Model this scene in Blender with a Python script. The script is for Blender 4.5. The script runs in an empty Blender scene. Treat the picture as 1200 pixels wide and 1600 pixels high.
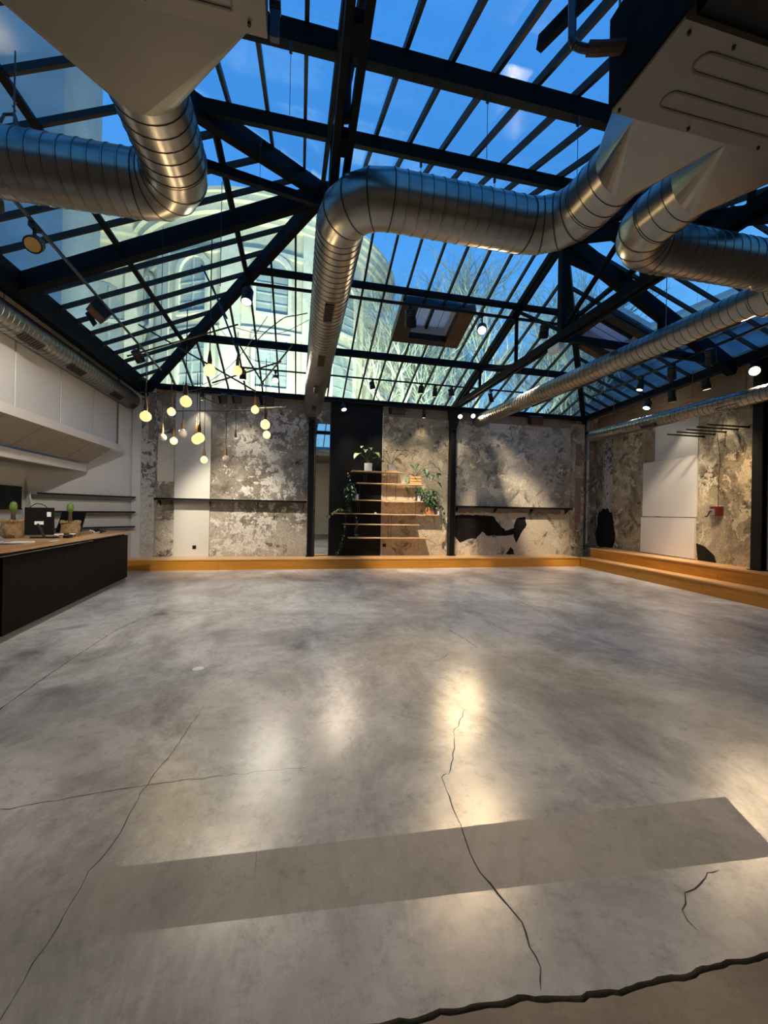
import bpy, math, random
from mathutils import Vector, Matrix
random.seed(7)
S = bpy.context.scene
COL = S.collection
PI = math.pi

# ------------------------------------------------------------------ camera
YAW, ROLL, EYE = math.radians(12.2), 0.018, 1.55
fw = Vector((math.sin(YAW), math.cos(YAW), 0)); rt = Vector((math.cos(YAW), -math.sin(YAW), 0)); up = Vector((0, 0, 1))
cr = rt*math.cos(ROLL) + up*math.sin(ROLL); cu = -rt*math.sin(ROLL) + up*math.cos(ROLL)
cd = bpy.data.cameras.new('camera'); cam = bpy.data.objects.new('camera', cd); COL.objects.link(cam)
cd.sensor_fit = 'VERTICAL'; cd.sensor_height = 36; cd.sensor_width = 27; cd.lens = 620/1600*36
cd.clip_start = 0.05; cd.clip_end = 400
m = Matrix((cr, cu, -fw)).transposed().to_4x4(); m.translation = Vector((0, 0, EYE)); cam.matrix_world = m
S.camera = cam

# ------------------------------------------------------------------ world, exposure
W = bpy.data.worlds.new('dusk_sky'); S.world = W; W.use_nodes = True
nt = W.node_tree; nt.nodes.clear()
tc = nt.nodes.new('ShaderNodeTexCoord'); sp = nt.nodes.new('ShaderNodeSeparateXYZ'); rp = nt.nodes.new('ShaderNodeValToRGB')
bg = nt.nodes.new('ShaderNodeBackground'); wo = nt.nodes.new('ShaderNodeOutputWorld')
nt.links.new(tc.outputs['Generated'], sp.inputs[0])
nt.links.new(sp.outputs['Z'], rp.inputs[0]); nt.links.new(rp.outputs[0], bg.inputs[0]); nt.links.new(bg.outputs[0], wo.inputs[0])
e = rp.color_ramp.elements
e[0].position = 0.0; e[0].color = (0.36, 0.62, 0.86, 1)
e[1].position = 1.0; e[1].color = (0.05, 0.29, 0.86, 1)
for p_, c_ in ((0.18, (0.24, 0.56, 0.92, 1)), (0.42, (0.12, 0.45, 1.0, 1)), (0.65, (0.07, 0.34, 0.93, 1))):
    q = e.new(p_); q.color = c_
bg.inputs[1].default_value = 1.0
S.view_settings.view_transform = 'Standard'; S.view_settings.look = 'None'
S.view_settings.exposure = 0.0; S.view_settings.gamma = 1.0; S.view_settings.use_curve_mapping = False
S.cycles.transparent_max_bounces = 32; S.cycles.max_bounces = 8; S.cycles.sample_clamp_indirect = 4.0
SPOT_GAIN = 1.0

# ------------------------------------------------------------------ materials
MATS = {}
def newmat(name):
    m_ = bpy.data.materials.new(name); m_.use_nodes = True; t = m_.node_tree
    return m_, t, t.nodes['Principled BSDF']
def noise(t, scale, detail=6, rough=0.6, vec=None, dist=0.0):
    n = t.nodes.new('ShaderNodeTexNoise'); n.inputs['Scale'].default_value = scale; n.inputs['Detail'].default_value = detail
    n.inputs['Roughness'].default_value = rough; n.inputs['Distortion'].default_value = dist
    if vec: t.links.new(vec, n.inputs['Vector'])
    return n.outputs['Fac']
def ramp(t, fac, stops):
    r = t.nodes.new('ShaderNodeValToRGB'); e_ = r.color_ramp.elements
    e_[0].position, e_[0].color = stops[0][0], (*stops[0][1], 1); e_[1].position, e_[1].color = stops[-1][0], (*stops[-1][1], 1)
    for p_, c_ in stops[1:-1]:
        x = e_.new(p_); x.color = (*c_, 1)
    t.links.new(fac, r.inputs[0]); return r.outputs[0]
def coords(t, scale=(1, 1, 1), kind='Object', rot=(0, 0, 0)):
    c = t.nodes.new('ShaderNodeTexCoord'); mp = t.nodes.new('ShaderNodeMapping')
    mp.inputs['Scale'].default_value = scale; mp.inputs['Rotation'].default_value = rot
    t.links.new(c.outputs[kind], mp.inputs[0]); return mp.outputs[0]
def mix(t, fac, a, b, mode='MIX'):
    n = t.nodes.new('ShaderNodeMix'); n.data_type = 'RGBA'; n.blend_type = mode
    if isinstance(fac, float): n.inputs[0].default_value = fac
    else: t.links.new(fac, n.inputs[0])
    for v, i in ((a, 6), (b, 7)):
        if isinstance(v, tuple): n.inputs[i].default_value = (*v, 1)
        else: t.links.new(v, n.inputs[i])
    return n.outputs[2]
def bump(t, b, fac, strength=0.3, dist=0.02):
    n = t.nodes.new('ShaderNodeBump'); n.inputs['Strength'].default_value = strength; n.inputs['Distance'].default_value = dist
    t.links.new(fac, n.inputs['Height']); t.links.new(n.outputs[0], b.inputs['Normal'])
def simple(name, col, rough=0.5, metal=0.0, var=0.12, scale=6.0, spec=0.5, bstr=0.0):
    m_, t, b = newmat(name)
    v = coords(t); f = noise(t, scale, 5, 0.6, v)
    dk = tuple(c*(1-var) for c in col); lt = tuple(min(1, c*(1+var)) for c in col)
    t.links.new(ramp(t, f, [(0.3, dk), (0.7, lt)]), b.inputs['Base Color'])
    b.inputs['Roughness'].default_value = rough; b.inputs['Metallic'].default_value = metal
    b.inputs['Specular IOR Level'].default_value = spec
    if bstr: bump(t, b, noise(t, scale*4, 6, 0.7, v), bstr)
    MATS[name] = m_; return m_
def emit(name, col, strength):
    m_, t, b = newmat(name)
    b.inputs['Base Color'].default_value = (*col, 1); b.inputs['Emission Color'].default_value = (*col, 1)
    b.inputs['Emission Strength'].default_value = strength; MATS[name] = m_; return m_

simple('steel', (0.005, 0.007, 0.009), 0.6, 0.0, 0.2, 5, 0.06)
simple('black', (0.007, 0.007, 0.007), 0.5, 0, 0.12, 6, 0.3)
simple('bar_steel', (0.022, 0.021, 0.018), 0.5, 0, 0.2, 5, 0.15)
simple('amber', (0.45, 0.30, 0.10), 0.3, 0.2)
simple('ext_sash', (0.40, 0.44, 0.41), 0.8)
simple('black_panel', (0.005, 0.005, 0.0045), 0.6, 0, 0.15, 2, 0.2)
simple('counter_black', (0.006, 0.0052, 0.0045), 0.7, 0, 0.1, 3, 0.08)
simple('plinth', (0.19, 0.185, 0.17), 0.5)
simple('white_wall', (0.57, 0.565, 0.545), 0.75, 0, 0.04, 1.2, 0.3)
simple('white_paint', (0.58, 0.555, 0.47), 0.7, 0, 0.04, 1.0, 0.3)
simple('board_white', (0.66, 0.62, 0.57), 0.6, 0, 0.03, 1.5, 0.3)
simple('cream_panel', (0.62, 0.56, 0.44), 0.8, 0, 0.1, 1.5, 0.3)
simple('soffit', (0.34, 0.30, 0.24), 0.8, 0, 0.08, 2, 0.3)
simple('shelf_white', (0.55, 0.54, 0.51), 0.55)
simple('unit_grey', (0.22, 0.205, 0.18), 0.5, 0.25, 0.08, 1.6)
simple('unit_groove', (0.12, 0.112, 0.10), 0.55, 0.2)
simple('dark_metal', (0.06, 0.065, 0.07), 0.4, 0.6)
simple('grille', (0.02, 0.017, 0.013), 0.5, 0.4)
simple('wire', (0.10, 0.10, 0.10), 0.5, 0.5)
simple('copper', (0.12, 0.075, 0.035), 0.45, 0.5)
simple('insulation', (0.10, 0.065, 0.045), 0.8, 0, 0.3, 20)
simple('rust_and_lit_brown', (0.085, 0.048, 0.028), 0.7, 0.3, 0.3)
simple('red_paint', (0.14, 0.012, 0.009), 0.4)
simple('paper_bag', (0.36, 0.235, 0.12), 0.85, 0, 0.45, 16, 0.2, 0.8)
simple('cactus', (0.12, 0.20, 0.035), 0.6, 0, 0.2, 20)
simple('terracotta', (0.52, 0.22, 0.08), 0.75, 0, 0.2, 10)
simple('crate_wood', (0.48, 0.30, 0.12), 0.7, 0, 0.2, 10)
simple('pot_white', (0.78, 0.77, 0.73), 0.4)
simple('leaf', (0.025, 0.075, 0.022), 0.45, 0, 0.4, 9)
simple('leaf_pale', (0.16, 0.22, 0.045), 0.45, 0, 0.3, 9)
simple('stem', (0.07, 0.10, 0.03), 0.6)
simple('screen', (0.004, 0.004, 0.005), 0.3, 0, 0.1, 4, 0.12)
simple('plastic', (0.008, 0.008, 0.009), 0.4, 0, 0.1, 4, 0.2)
simple('paper', (0.75, 0.76, 0.76), 0.7)
simple('label_white', (0.82, 0.82, 0.80), 0.6)
simple('pipe_grey', (0.26, 0.26, 0.26), 0.5, 0.2)
simple('joint_dirt', (0.055, 0.038, 0.026), 0.9, 0, 0.4, 20)
simple('crack_dark', (0.05, 0.045, 0.04), 0.9)
simple('bare_black', (0.010, 0.008, 0.006), 0.85, 0, 0.6, 9, 0.2, 0.6)
simple('soot', (0.010, 0.012, 0.010), 0.9, 0, 0.4, 6, 0.1, 0.4)
simple('bark', (0.46, 0.47, 0.36), 0.9, 0, 0.3, 3)
simple('ext_stone', (0.60, 0.58, 0.44), 0.9, 0, 0.14, 0.5, 0.2)
simple('ext_trim', (0.68, 0.66, 0.52), 0.9, 0, 0.1, 0.8, 0.2)
simple('ext_grey', (0.24, 0.29, 0.32), 0.9, 0, 0.1, 0.4, 0.2)
simple('ext_pale', (0.46, 0.52, 0.56), 0.9, 0, 0.1, 0.6, 0.2)
simple('ext_roof', (0.05, 0.07, 0.10), 0.5, 0, 0.2, 0.6)
simple('ext_glass', (0.32, 0.37, 0.36), 0.5, 0, 0.15, 1, 0.3)
simple('ext_ground', (0.10, 0.10, 0.09), 0.9)
simple('blind', (0.62, 0.60, 0.66), 0.7)
emit('lamp_warm', (1.0, 0.80, 0.52), 9.0)
emit('lamp_white', (1.0, 0.90, 0.74), 9.0)
emit('lamp_dim', (1.0, 0.80, 0.55), 1.2)
emit('bulb_lit', (1.0, 0.66, 0.26), 1.35)
emit('bulb_yellow', (1.0, 0.80, 0.36), 1.35)
simple('bulb_off', (0.42, 0.43, 0.44), 0.15)
m_, t, b = newmat('mirror'); b.inputs['Base Color'].default_value = (0.80, 0.86, 0.86, 1); b.inputs['Metallic'].default_value = 1; b.inputs['Roughness'].default_value = 0.02
MATS['mirror'] = m_

# roof glass: see-through sheet with a grazing reflection and a little grime
m_, t, b = newmat('glass'); t.nodes.remove(b); out = t.nodes['Material Output']
tr = t.nodes.new('ShaderNodeBsdfTransparent'); tr.inputs[0].default_value = (0.93, 0.975, 0.985, 1)
gl = t.nodes.new('ShaderNodeBsdfGlossy'); gl.inputs['Roughness'].default_value = 0.16; gl.inputs[0].default_value = (0.9, 0.95, 1, 1)
df = t.nodes.new('ShaderNodeBsdfTranslucent'); df.inputs[0].default_value = (0.6, 0.75, 0.78, 1)
lw = t.nodes.new('ShaderNodeLayerWeight'); lw.inputs[0].default_value = 0.5
pw = t.nodes.new('ShaderNodeMath'); pw.operation = 'POWER'; pw.inputs[1].default_value = 4; t.links.new(lw.outputs['Facing'], pw.inputs[0])
ad = t.nodes.new('ShaderNodeMath'); ad.operation = 'MULTIPLY_ADD'; ad.inputs[1].default_value = 0.4; ad.inputs[2].default_value = 0.007; t.links.new(pw.outputs[0], ad.inputs[0])
m1 = t.nodes.new('ShaderNodeMixShader'); m2 = t.nodes.new('ShaderNodeMixShader')
v = coords(t, (1, 1, 1)); g = ramp(t, noise(t, 2.2, 8, 0.7, v), [(0.45, (0.0, 0.0, 0.0)), (0.75, (0.16, 0.16, 0.16))])
t.links.new(ad.outputs[0], m1.inputs[0]); t.links.new(tr.outputs[0], m1.inputs[1]); t.links.new(gl.outputs[0], m1.inputs[2])
t.links.new(g, m2.inputs[0]); t.links.new(m1.outputs[0], m2.inputs[1]); t.links.new(df.outputs[0], m2.inputs[2]); t.links.new(m2.outputs[0], out.inputs[0])
MATS['glass'] = m_
# frosted roof-window pane
m_, t, b = newmat('frosted'); b.inputs['Base Color'].default_value = (0.62, 0.60, 0.68, 1); b.inputs['Roughness'].default_value = 0.6
b.inputs['Transmission Weight'].default_value = 0.75; MATS['frosted'] = m_

# galvanised spiral duct
m_, t, b = newmat('galv'); v = coords(t, (1, 1, 1)); f = noise(t, 5, 3, 0.5, v)
t.links.new(ramp(t, f, [(0.3, (0.26, 0.25, 0.225)), (0.7, (0.31, 0.30, 0.27))]), b.inputs['Base Color'])
b.inputs['Metallic'].default_value = 0.92
rr = ramp(t, noise(t, 1.5, 2, 0.5, v), [(0.3, (0.27, 0.27, 0.27)), (0.75, (0.33, 0.33, 0.33))]); t.links.new(rr, b.inputs['Roughness'])
MATS['galv'] = m_
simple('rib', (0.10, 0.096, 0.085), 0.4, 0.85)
simple('seam', (0.05, 0.05, 0.048), 0.5, 0.6)

# polished concrete
def concrete(name, stops, r0, r1, spec=0.32):
    m_, t, b = newmat(name); v = coords(t)
    big = noise(t, 0.45, 12, 0.68, v, 0.3); med = noise(t, 1.3, 14, 0.74, coords(t, (1.0, 0.6, 1), rot=(0, 0, 0.5)), 0.5); fine = noise(t, 30, 10, 0.75, v)
    grit = noise(t, 9, 14, 0.8, v)
    c = ramp(t, big, stops)
    c = mix(t, ramp(t, med, [(0.47, (0, 0, 0)), (0.70, (0.85, 0.85, 0.85))]), c, (0.165, 0.16, 0.148))
    c = mix(t, ramp(t, grit, [(0.52, (0, 0, 0)), (0.70, (0.55, 0.55, 0.55))]), c, (0.14, 0.132, 0.12))
    c = mix(t, ramp(t, fine, [(0.57, (0, 0, 0)), (0.70, (0.40, 0.40, 0.40))]), c, (0.13, 0.122, 0.11))
    scr = noise(t, 3.0, 8, 0.7, coords(t, (5.0, 0.4, 1), rot=(0, 0, -0.6)), 1.0)
    c = mix(t, ramp(t, scr, [(0.66, (0, 0, 0)), (0.70, (0.45, 0.45, 0.45))]), c, (0.12, 0.115, 0.105))
    scr2 = noise(t, 2.2, 8, 0.7, coords(t, (0.35, 4.0, 1), rot=(0, 0, 0.25)), 0.8)
    c = mix(t, ramp(t, scr2, [(0.66, (0, 0, 0)), (0.71, (0.35, 0.35, 0.35))]), c, (0.15, 0.145, 0.13))
    t.links.new(c, b.inputs['Base Color'])
    t.links.new(ramp(t, med, [(0.35, (r0,)*3), (0.7, (r1,)*3)]), b.inputs['Roughness'])
    b.inputs['Specular IOR Level'].default_value = spec
    n = t.nodes.new('ShaderNodeMath'); n.operation = 'ADD'; t.links.new(fine, n.inputs[0]); t.links.new(grit, n.inputs[1])
    bump(t, b, n.outputs[0], 0.17, 0.004)
    MATS[name] = m_
concrete('concrete', [(0.34, (0.245, 0.245, 0.225)), (0.44, (0.38, 0.38, 0.35)), (0.53, (0.51, 0.51, 0.475)), (0.64, (0.64, 0.635, 0.595))], 0.15, 0.25)
concrete('concrete_band', [(0.3, (0.285, 0.275, 0.25)), (0.7, (0.40, 0.385, 0.35))], 0.50, 0.6, 0.25)
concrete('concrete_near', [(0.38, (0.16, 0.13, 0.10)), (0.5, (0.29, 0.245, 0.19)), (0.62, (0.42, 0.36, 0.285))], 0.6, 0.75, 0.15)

# old plaster: blotches, soot, flaked paint
def plaster(name, stops, flake, flake_lo, soot_col, soot_lo, seed, fscale=5.0, bs=0.5, low=None):
    m_, t, b = newmat(name); v = coords(t); mp = v.node; mp.inputs['Location'].default_value = (seed*3.7, seed*1.3, seed*2.1)
    big = noise(t, 0.9, 12, 0.70, v, 0.6); mid = noise(t, fscale, 12, 0.72, v, 0.5); fine = noise(t, 22, 10, 0.75, v)
    c = ramp(t, big, stops)
    if low:      # paler colour towards the bottom, with a ragged upper edge
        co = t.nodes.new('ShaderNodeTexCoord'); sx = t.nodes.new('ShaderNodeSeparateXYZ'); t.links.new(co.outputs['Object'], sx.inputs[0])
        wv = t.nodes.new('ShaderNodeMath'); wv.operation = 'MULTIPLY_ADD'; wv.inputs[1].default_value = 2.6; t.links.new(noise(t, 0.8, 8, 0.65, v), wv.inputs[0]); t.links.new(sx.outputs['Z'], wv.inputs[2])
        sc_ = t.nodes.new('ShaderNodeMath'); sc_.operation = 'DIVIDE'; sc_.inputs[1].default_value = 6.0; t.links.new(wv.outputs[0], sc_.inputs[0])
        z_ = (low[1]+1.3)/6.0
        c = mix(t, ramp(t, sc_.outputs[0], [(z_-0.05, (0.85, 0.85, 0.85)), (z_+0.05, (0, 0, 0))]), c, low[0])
    c = mix(t, ramp(t, noise(t, 2.0, 14, 0.76, v, 0.8), [(soot_lo, (0, 0, 0)), (soot_lo+0.10, (0.9, 0.9, 0.9))]), c, soot_col)
    # patchy flaking: flakes crowd where the large noise is high
    crowd = noise(t, 0.55, 3, 0.5, v)
    ad_ = t.nodes.new('ShaderNodeMath'); ad_.operation = 'MULTIPLY_ADD'; ad_.inputs[1].default_value = 0.55; t.links.new(crowd, ad_.inputs[0]); t.links.new(mid, ad_.inputs[2])
    c = mix(t, ramp(t, ad_.outputs[0], [(flake_lo+0.275, (0, 0, 0)), (flake_lo+0.30, (0.92, 0.92, 0.92))]), c, flake)
    c = mix(t, 0.65, c, ramp(t, fine, [(0.34, (0.32, 0.31, 0.29)), (0.62, (1, 1, 1))]), 'MULTIPLY')
    t.links.new(c, b.inputs['Base Color']); b.inputs['Roughness'].default_value = 0.9; b.inputs['Specular IOR Level'].default_value = 0.2
    n = t.nodes.new('ShaderNodeMath'); n.operation = 'ADD'; t.links.new(ad_.outputs[0], n.inputs[0]); t.links.new(fine, n.inputs[1])
    bump(t, b, n.outputs[0], bs, 0.03); MATS[name] = m_
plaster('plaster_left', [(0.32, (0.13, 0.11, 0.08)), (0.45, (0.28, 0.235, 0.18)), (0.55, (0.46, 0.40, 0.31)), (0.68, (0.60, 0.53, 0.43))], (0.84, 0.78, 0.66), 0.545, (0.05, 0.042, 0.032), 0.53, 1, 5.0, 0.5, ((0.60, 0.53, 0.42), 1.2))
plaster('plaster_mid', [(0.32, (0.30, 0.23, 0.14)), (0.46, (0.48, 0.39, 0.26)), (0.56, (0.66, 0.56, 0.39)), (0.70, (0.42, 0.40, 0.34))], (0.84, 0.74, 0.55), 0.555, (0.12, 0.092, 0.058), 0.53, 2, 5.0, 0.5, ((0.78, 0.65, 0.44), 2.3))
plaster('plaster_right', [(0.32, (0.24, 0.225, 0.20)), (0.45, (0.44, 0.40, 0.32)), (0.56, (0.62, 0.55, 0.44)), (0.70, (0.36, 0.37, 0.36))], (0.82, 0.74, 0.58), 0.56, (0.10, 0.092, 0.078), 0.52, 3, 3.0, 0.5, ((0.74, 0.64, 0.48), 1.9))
plaster('plaster_stone', [(0.32, (0.18, 0.15, 0.10)), (0.45, (0.38, 0.32, 0.22)), (0.56, (0.58, 0.49, 0.34)), (0.70, (0.32, 0.29, 0.23))], (0.76, 0.66, 0.48), 0.55, (0.065, 0.054, 0.04), 0.51, 4, 3.5, 0.8)
plaster('whitewash', [(0.30, (0.38, 0.36, 0.31)), (0.5, (0.60, 0.575, 0.51)), (0.72, (0.72, 0.70, 0.63))], (0.12, 0.10, 0.075), 0.55, (0.12, 0.10, 0.075), 0.56, 5, 9.0)
# brick courses (too small in view to be single pieces)
m_, t, b = newmat('brick'); v = coords(t, (1, 1, 1), rot=(PI/2, 0, 0)); bt = t.nodes.new('ShaderNodeTexBrick'); t.links.new(v, bt.inputs['Vector'])
bt.inputs['Color1'].default_value = (0.20, 0.085, 0.05, 1); bt.inputs['Color2'].default_value = (0.30, 0.19, 0.12, 1); bt.inputs['Mortar'].default_value = (0.25, 0.22, 0.17, 1)
bt.inputs['Scale'].default_value = 4.2; bt.inputs['Mortar Size'].default_value = 0.025
c = mix(t, ramp(t, noise(t, 2.2, 10, 0.7, coords(t)), [(0.42, (0, 0, 0)), (0.56, (0.95, 0.95, 0.95))]), bt.outputs[0], (0.24, 0.21, 0.155))
t.links.new(c, b.inputs['Base Color']); b.inputs['Roughness'].default_value = 0.9; bump(t, b, bt.outputs['Fac'], 0.4, 0.02); MATS['brick'] = m_
# timber
def wood(name, a, b_, scale, axis=(0.25, 6, 6), rough=0.4):
    m_, t, b = newmat(name); v = coords(t, axis); f = noise(t, scale, 8, 0.65, v, 0.4)
    t.links.new(ramp(t, f, [(0.3, a), (0.7, b_)]), b.inputs['Base Color']); b.inputs['Roughness'].default_value = rough; MATS[name] = m_
wood('bench_wood', (0.42, 0.165, 0.012), (0.60, 0.255, 0.024), 2.2)
wood('bench_wood_side', (0.34, 0.135, 0.010), (0.50, 0.215, 0.020), 2.2, (6, 0.25, 6))
wood('bench_top', (0.50, 0.27, 0.10), (0.66, 0.39, 0.17), 2.2, (0.25, 6, 6), 0.35)
wood('counter_wood', (0.36, 0.19, 0.07), (0.54, 0.32, 0.14), 2.0, (6, 0.3, 6), 0.3)
wood('shelf_wood', (0.50, 0.30, 0.14), (0.66, 0.44, 0.24), 2.0, (0.3, 6, 6), 0.5)

# ------------------------------------------------------------------ mesh helpers
class MB:
    def __init__(s): s.v = []; s.f = []
    def add(s, vs, fs):
        o = len(s.v); s.v += [Vector(a) for a in vs]; s.f += [tuple(i+o for i in f) for f in fs]; return s
    def box(s, a, b):
        x0, y0, z0 = a; x1, y1, z1 = b
        return s.add([(x0,y0,z0),(x1,y0,z0),(x1,y1,z0),(x0,y1,z0),(x0,y0,z1),(x1,y0,z1),(x1,y1,z1),(x0,y1,z1)],
                     [(0,3,2,1),(4,5,6,7),(0,1,5,4),(1,2,6,5),(2,3,7,6),(3,0,4,7)])
    def bar(s, P, Q, w, h, upv=(0, 0, 1), off=0.0):
        P = Vector(P); Q = Vector(Q); d = (Q-P).normalized(); u = Vector(upv); sd = d.cross(u)
        if sd.length < 1e-4: sd = d.cross(Vector((1, 0, 0)))
        sd.normalize(); u = sd.cross(d).normalized()
        vs = [E_ + sd*a*w/2 + u*(b_*h/2+off) for E_ in (P, Q) for a, b_ in ((-1,-1),(1,-1),(1,1),(-1,1))]
        return s.add(vs, [(0,3,2,1),(4,5,6,7),(0,1,5,4),(1,2,6,5),(2,3,7,6),(3,0,4,7)])
    def cyl(s, P, Q, r, n=10, r2=None, cap=True):
        P = Vector(P); Q = Vector(Q); d = (Q-P).normalized(); a = d.orthogonal().normalized(); b_ = d.cross(a); r2 = r if r2 is None else r2
        vs = []
        for E_, R in ((P, r), (Q, r2)):
            for i in range(n):
                t_ = 2*PI*i/n; vs.append(E_ + (a*math.cos(t_)+b_*math.sin(t_))*R)
        fs = [(i, (i+1) % n, n+(i+1) % n, n+i) for i in range(n)]
        if cap: fs += [tuple(range(n-1, -1, -1)), tuple(range(n, 2*n))]
        return s.add(vs, fs)
    def tube(s, pts, r, n=8):
        for a, b_ in zip(pts[:-1], pts[1:]): s.cyl(a, b_, r, n)
        return s
    def lathe(s, prof, c=(0, 0, 0), n=14, axis=(0, 0, 1)):
        c = Vector(c); d = Vector(axis).normalized(); a = d.orthogonal().normalized(); b_ = d.cross(a); vs = []; k = len(prof)
        for r, z in prof:
            for i in range(n):
                t_ = 2*PI*i/n; vs.append(c + d*z + (a*math.cos(t_)+b_*math.sin(t_))*max(r, 1e-4))
        fs = [(j*n+i, j*n+(i+1) % n, (j+1)*n+(i+1) % n, (j+1)*n+i) for j in range(k-1) for i in range(n)]
        fs += [tuple(range(n-1, -1, -1)), tuple(range((k-1)*n, k*n))]
        return s.add(vs, fs)
    def prism(s, poly, ext):
        n = len(poly); ext = Vector(ext); poly = [Vector(p) for p in poly]
        return s.add(poly + [p+ext for p in poly], [tuple(range(n-1, -1, -1)), tuple(range(n, 2*n))] + [(i, (i+1) % n, n+(i+1) % n, n+i) for i in range(n)])
    def build(s, name, mat, parent=None, smooth=False, loc=None):
        base = Vector((0, 0, 0))
        if parent is not None:
            q = parent
            while q is not None: base = base + q.location; q = q.parent
        o_ = Vector(loc) if loc is not None else base
        me = bpy.data.meshes.new(name); me.from_pydata([tuple(v_-o_) for v_ in s.v], [], s.f); me.validate()
        import bmesh
        bm = bmesh.new(); bm.from_mesh(me); bmesh.ops.recalc_face_normals(bm, faces=bm.faces); bm.to_mesh(me); bm.free()
        me.materials.append(MATS[mat])
        if smooth:
            for p in me.polygons: p.use_smooth = True
            me.set_sharp_from_angle(angle=math.radians(32))
        ob = bpy.data.objects.new(name, me); COL.objects.link(ob)
        if parent is not None: ob.parent = parent; ob.location = o_-base
        else: ob.location = o_
        return ob
def tag(o, label=None, cat=None, group=None, kind=None):
    if label: o['label'] = label
    if cat: o['category'] = cat
    if group: o['group'] = group
    if kind: o['kind'] = kind
    return o
def thing(name, label, cat, loc=(0, 0, 0), group=None):
    o = bpy.data.objects.new(name, None); COL.objects.link(o); o.location = loc; o.empty_display_size = 0.1
    return tag(o, label, cat, group)
def struct(name, loc=(0, 0, 0)):
    o = bpy.data.objects.new(name, None); COL.objects.link(o); o.location = loc; o['kind'] = 'structure'; return o
def B(a, b): return MB().box(a, b)
def bez(pts, n=8):
    out_ = []
    P = [Vector(p) for p in pts]; P = [P[0]*2-P[1]] + P + [P[-1]*2-P[-2]]
    for i in range(1, len(P)-2):
        for k in range(n):
            t_ = k/n; out_.append(0.5*((2*P[i])+(P[i+1]-P[i-1])*t_+(2*P[i-1]-5*P[i]+4*P[i+1]-P[i+2])*t_**2+(3*P[i]-P[i-1]-3*P[i+1]+P[i+2])*t_**3))
    out_.append(P[-2]); return out_

# ================================================================== FLOOR
def b0(x): return 1.87-0.05*(x+0.0)          # far edge of the matt band
def b1(x): return 1.56-0.075*(x+0.0)         # near edge
edge = [(-5.6, 1.30), (-3.0, 1.26), (-1.2, 1.22), (-0.4, 1.20)]
ctrl = [(-0.4, 1.20), (0.21, 1.18), (0.36, 1.17), (0.61, 1.16), (0.80, 1.14), (0.87, 1.12), (1.0, 1.11), (1.29, 1.10), (1.47, 1.10), (1.67, 1.09), (4, 0.98), (9.8, 0.7)]
for (xa, ya), (xb, yb) in zip(ctrl[:-1], ctrl[1:]):
    n_ = max(1, int((xb-xa)/0.025)) if xa < 2.2 else 6
    for k in range(n_):
        q = (k+1)/n_; edge.append((xa+(xb-xa)*q, ya+(yb-ya)*q + (random.uniform(-0.003, 0.003)+0.006*math.sin(37*(xa+(xb-xa)*q))*math.sin(11*(xa+(xb-xa)*q)) if xa < 2.2 else 0)))
fl = struct('floor')
far = MB().prism([(-5.6, b0(-5.6), 0), (-0.83, b0(-0.83), 0), (2.35, b0(2.35), 0), (9.9, b0(9.9), 0), (9.9, 11.8, 0), (-5.6, 11.8, 0)], (0, 0, -0.2)).build('slab', 'concrete', fl)
MB().prism([(-5.6, b1(-5.6), 0), (-0.83, b1(-0.83), 0), (-0.83, b0(-0.83), 0), (-5.6, b0(-5.6), 0)], (0, 0, -0.2)).build('slab', 'concrete', fl)
MB().prism([(-0.83, b1(-0.83), 0), (2.2, b1(2.2), 0), (2.35, b0(2.35), 0), (-0.83, b0(-0.83), 0)], (0, 0, -0.2)).build('slab', 'concrete_band', fl)
MB().prism([(2.2, b1(2.2), 0), (9.9, b1(9.9), 0), (9.9, b0(9.9), 0), (2.35, b0(2.35), 0)], (0, 0, -0.2)).build('slab', 'concrete', fl)
MB().prism([(x, y, 0) for x, y in edge] + [(9.9, b1(9.9), 0), (2.2, b1(2.2), 0), (-0.83, b1(-0.83), 0), (-5.6, b1(-5.6), 0)], (0, 0, -0.2)).build('slab', 'concrete', fl)
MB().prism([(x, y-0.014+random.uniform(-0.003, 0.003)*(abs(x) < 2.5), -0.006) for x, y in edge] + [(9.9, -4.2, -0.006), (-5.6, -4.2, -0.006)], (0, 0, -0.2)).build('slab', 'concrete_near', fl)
B((-5.6, 0.5, -0.25), (9.9, 1.6, -0.035)).build('joint_bed', 'joint_dirt', fl)
def crack(pts, w, jit=0.012):
    P = []
    for a, b_ in zip(pts[:-1], pts[1:]):
        L = math.hypot(b_[0]-a[0], b_[1]-a[1]); n_ = max(2, int(L/0.045))
        for k in range(n_): P.append((a[0]+(b_[0]-a[0])*k/n_+random.uniform(-jit, jit), a[1]+(b_[1]-a[1])*k/n_+random.uniform(-jit, jit)))
    P.append(pts[-1]); mb = MB(); vs = []; fs = []
    for i, p in enumerate(P):
        q0 = P[max(0, i-1)]; q1 = P[min(len(P)-1, i+1)]; d = Vector((q1[0]-q0[0], q1[1]-q0[1], 0)).normalized(); s_ = Vector((-d.y, d.x, 0))
        ww = w*random.uniform(0.5, 1.3)*(0.3 if i in (0, len(P)-1) else 1)
        vs += [Vector((p[0], p[1], 0.0012))+s_*ww/2, Vector((p[0], p[1], 0.0012))-s_*ww/2]
        if i: fs.append((2*i-2, 2*i-1, 2*i+1, 2*i))
    mb.add(vs, fs).build('crack', 'crack_dark', fl)
crack([(0.9, 2.22), (0.85, 2.2), (0.83, 1.99), (0.81, 1.8), (0.79, 1.63), (0.82, 1.48), (0.86, 1.36), (0.84, 1.27), (0.84, 1.21), (0.8, 1.15)], 0.006, 0.006)
crack([(0.9, 2.22), (1.04, 2.45), (1.08, 2.59), (1.3, 2.91)], 0.006)
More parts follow.
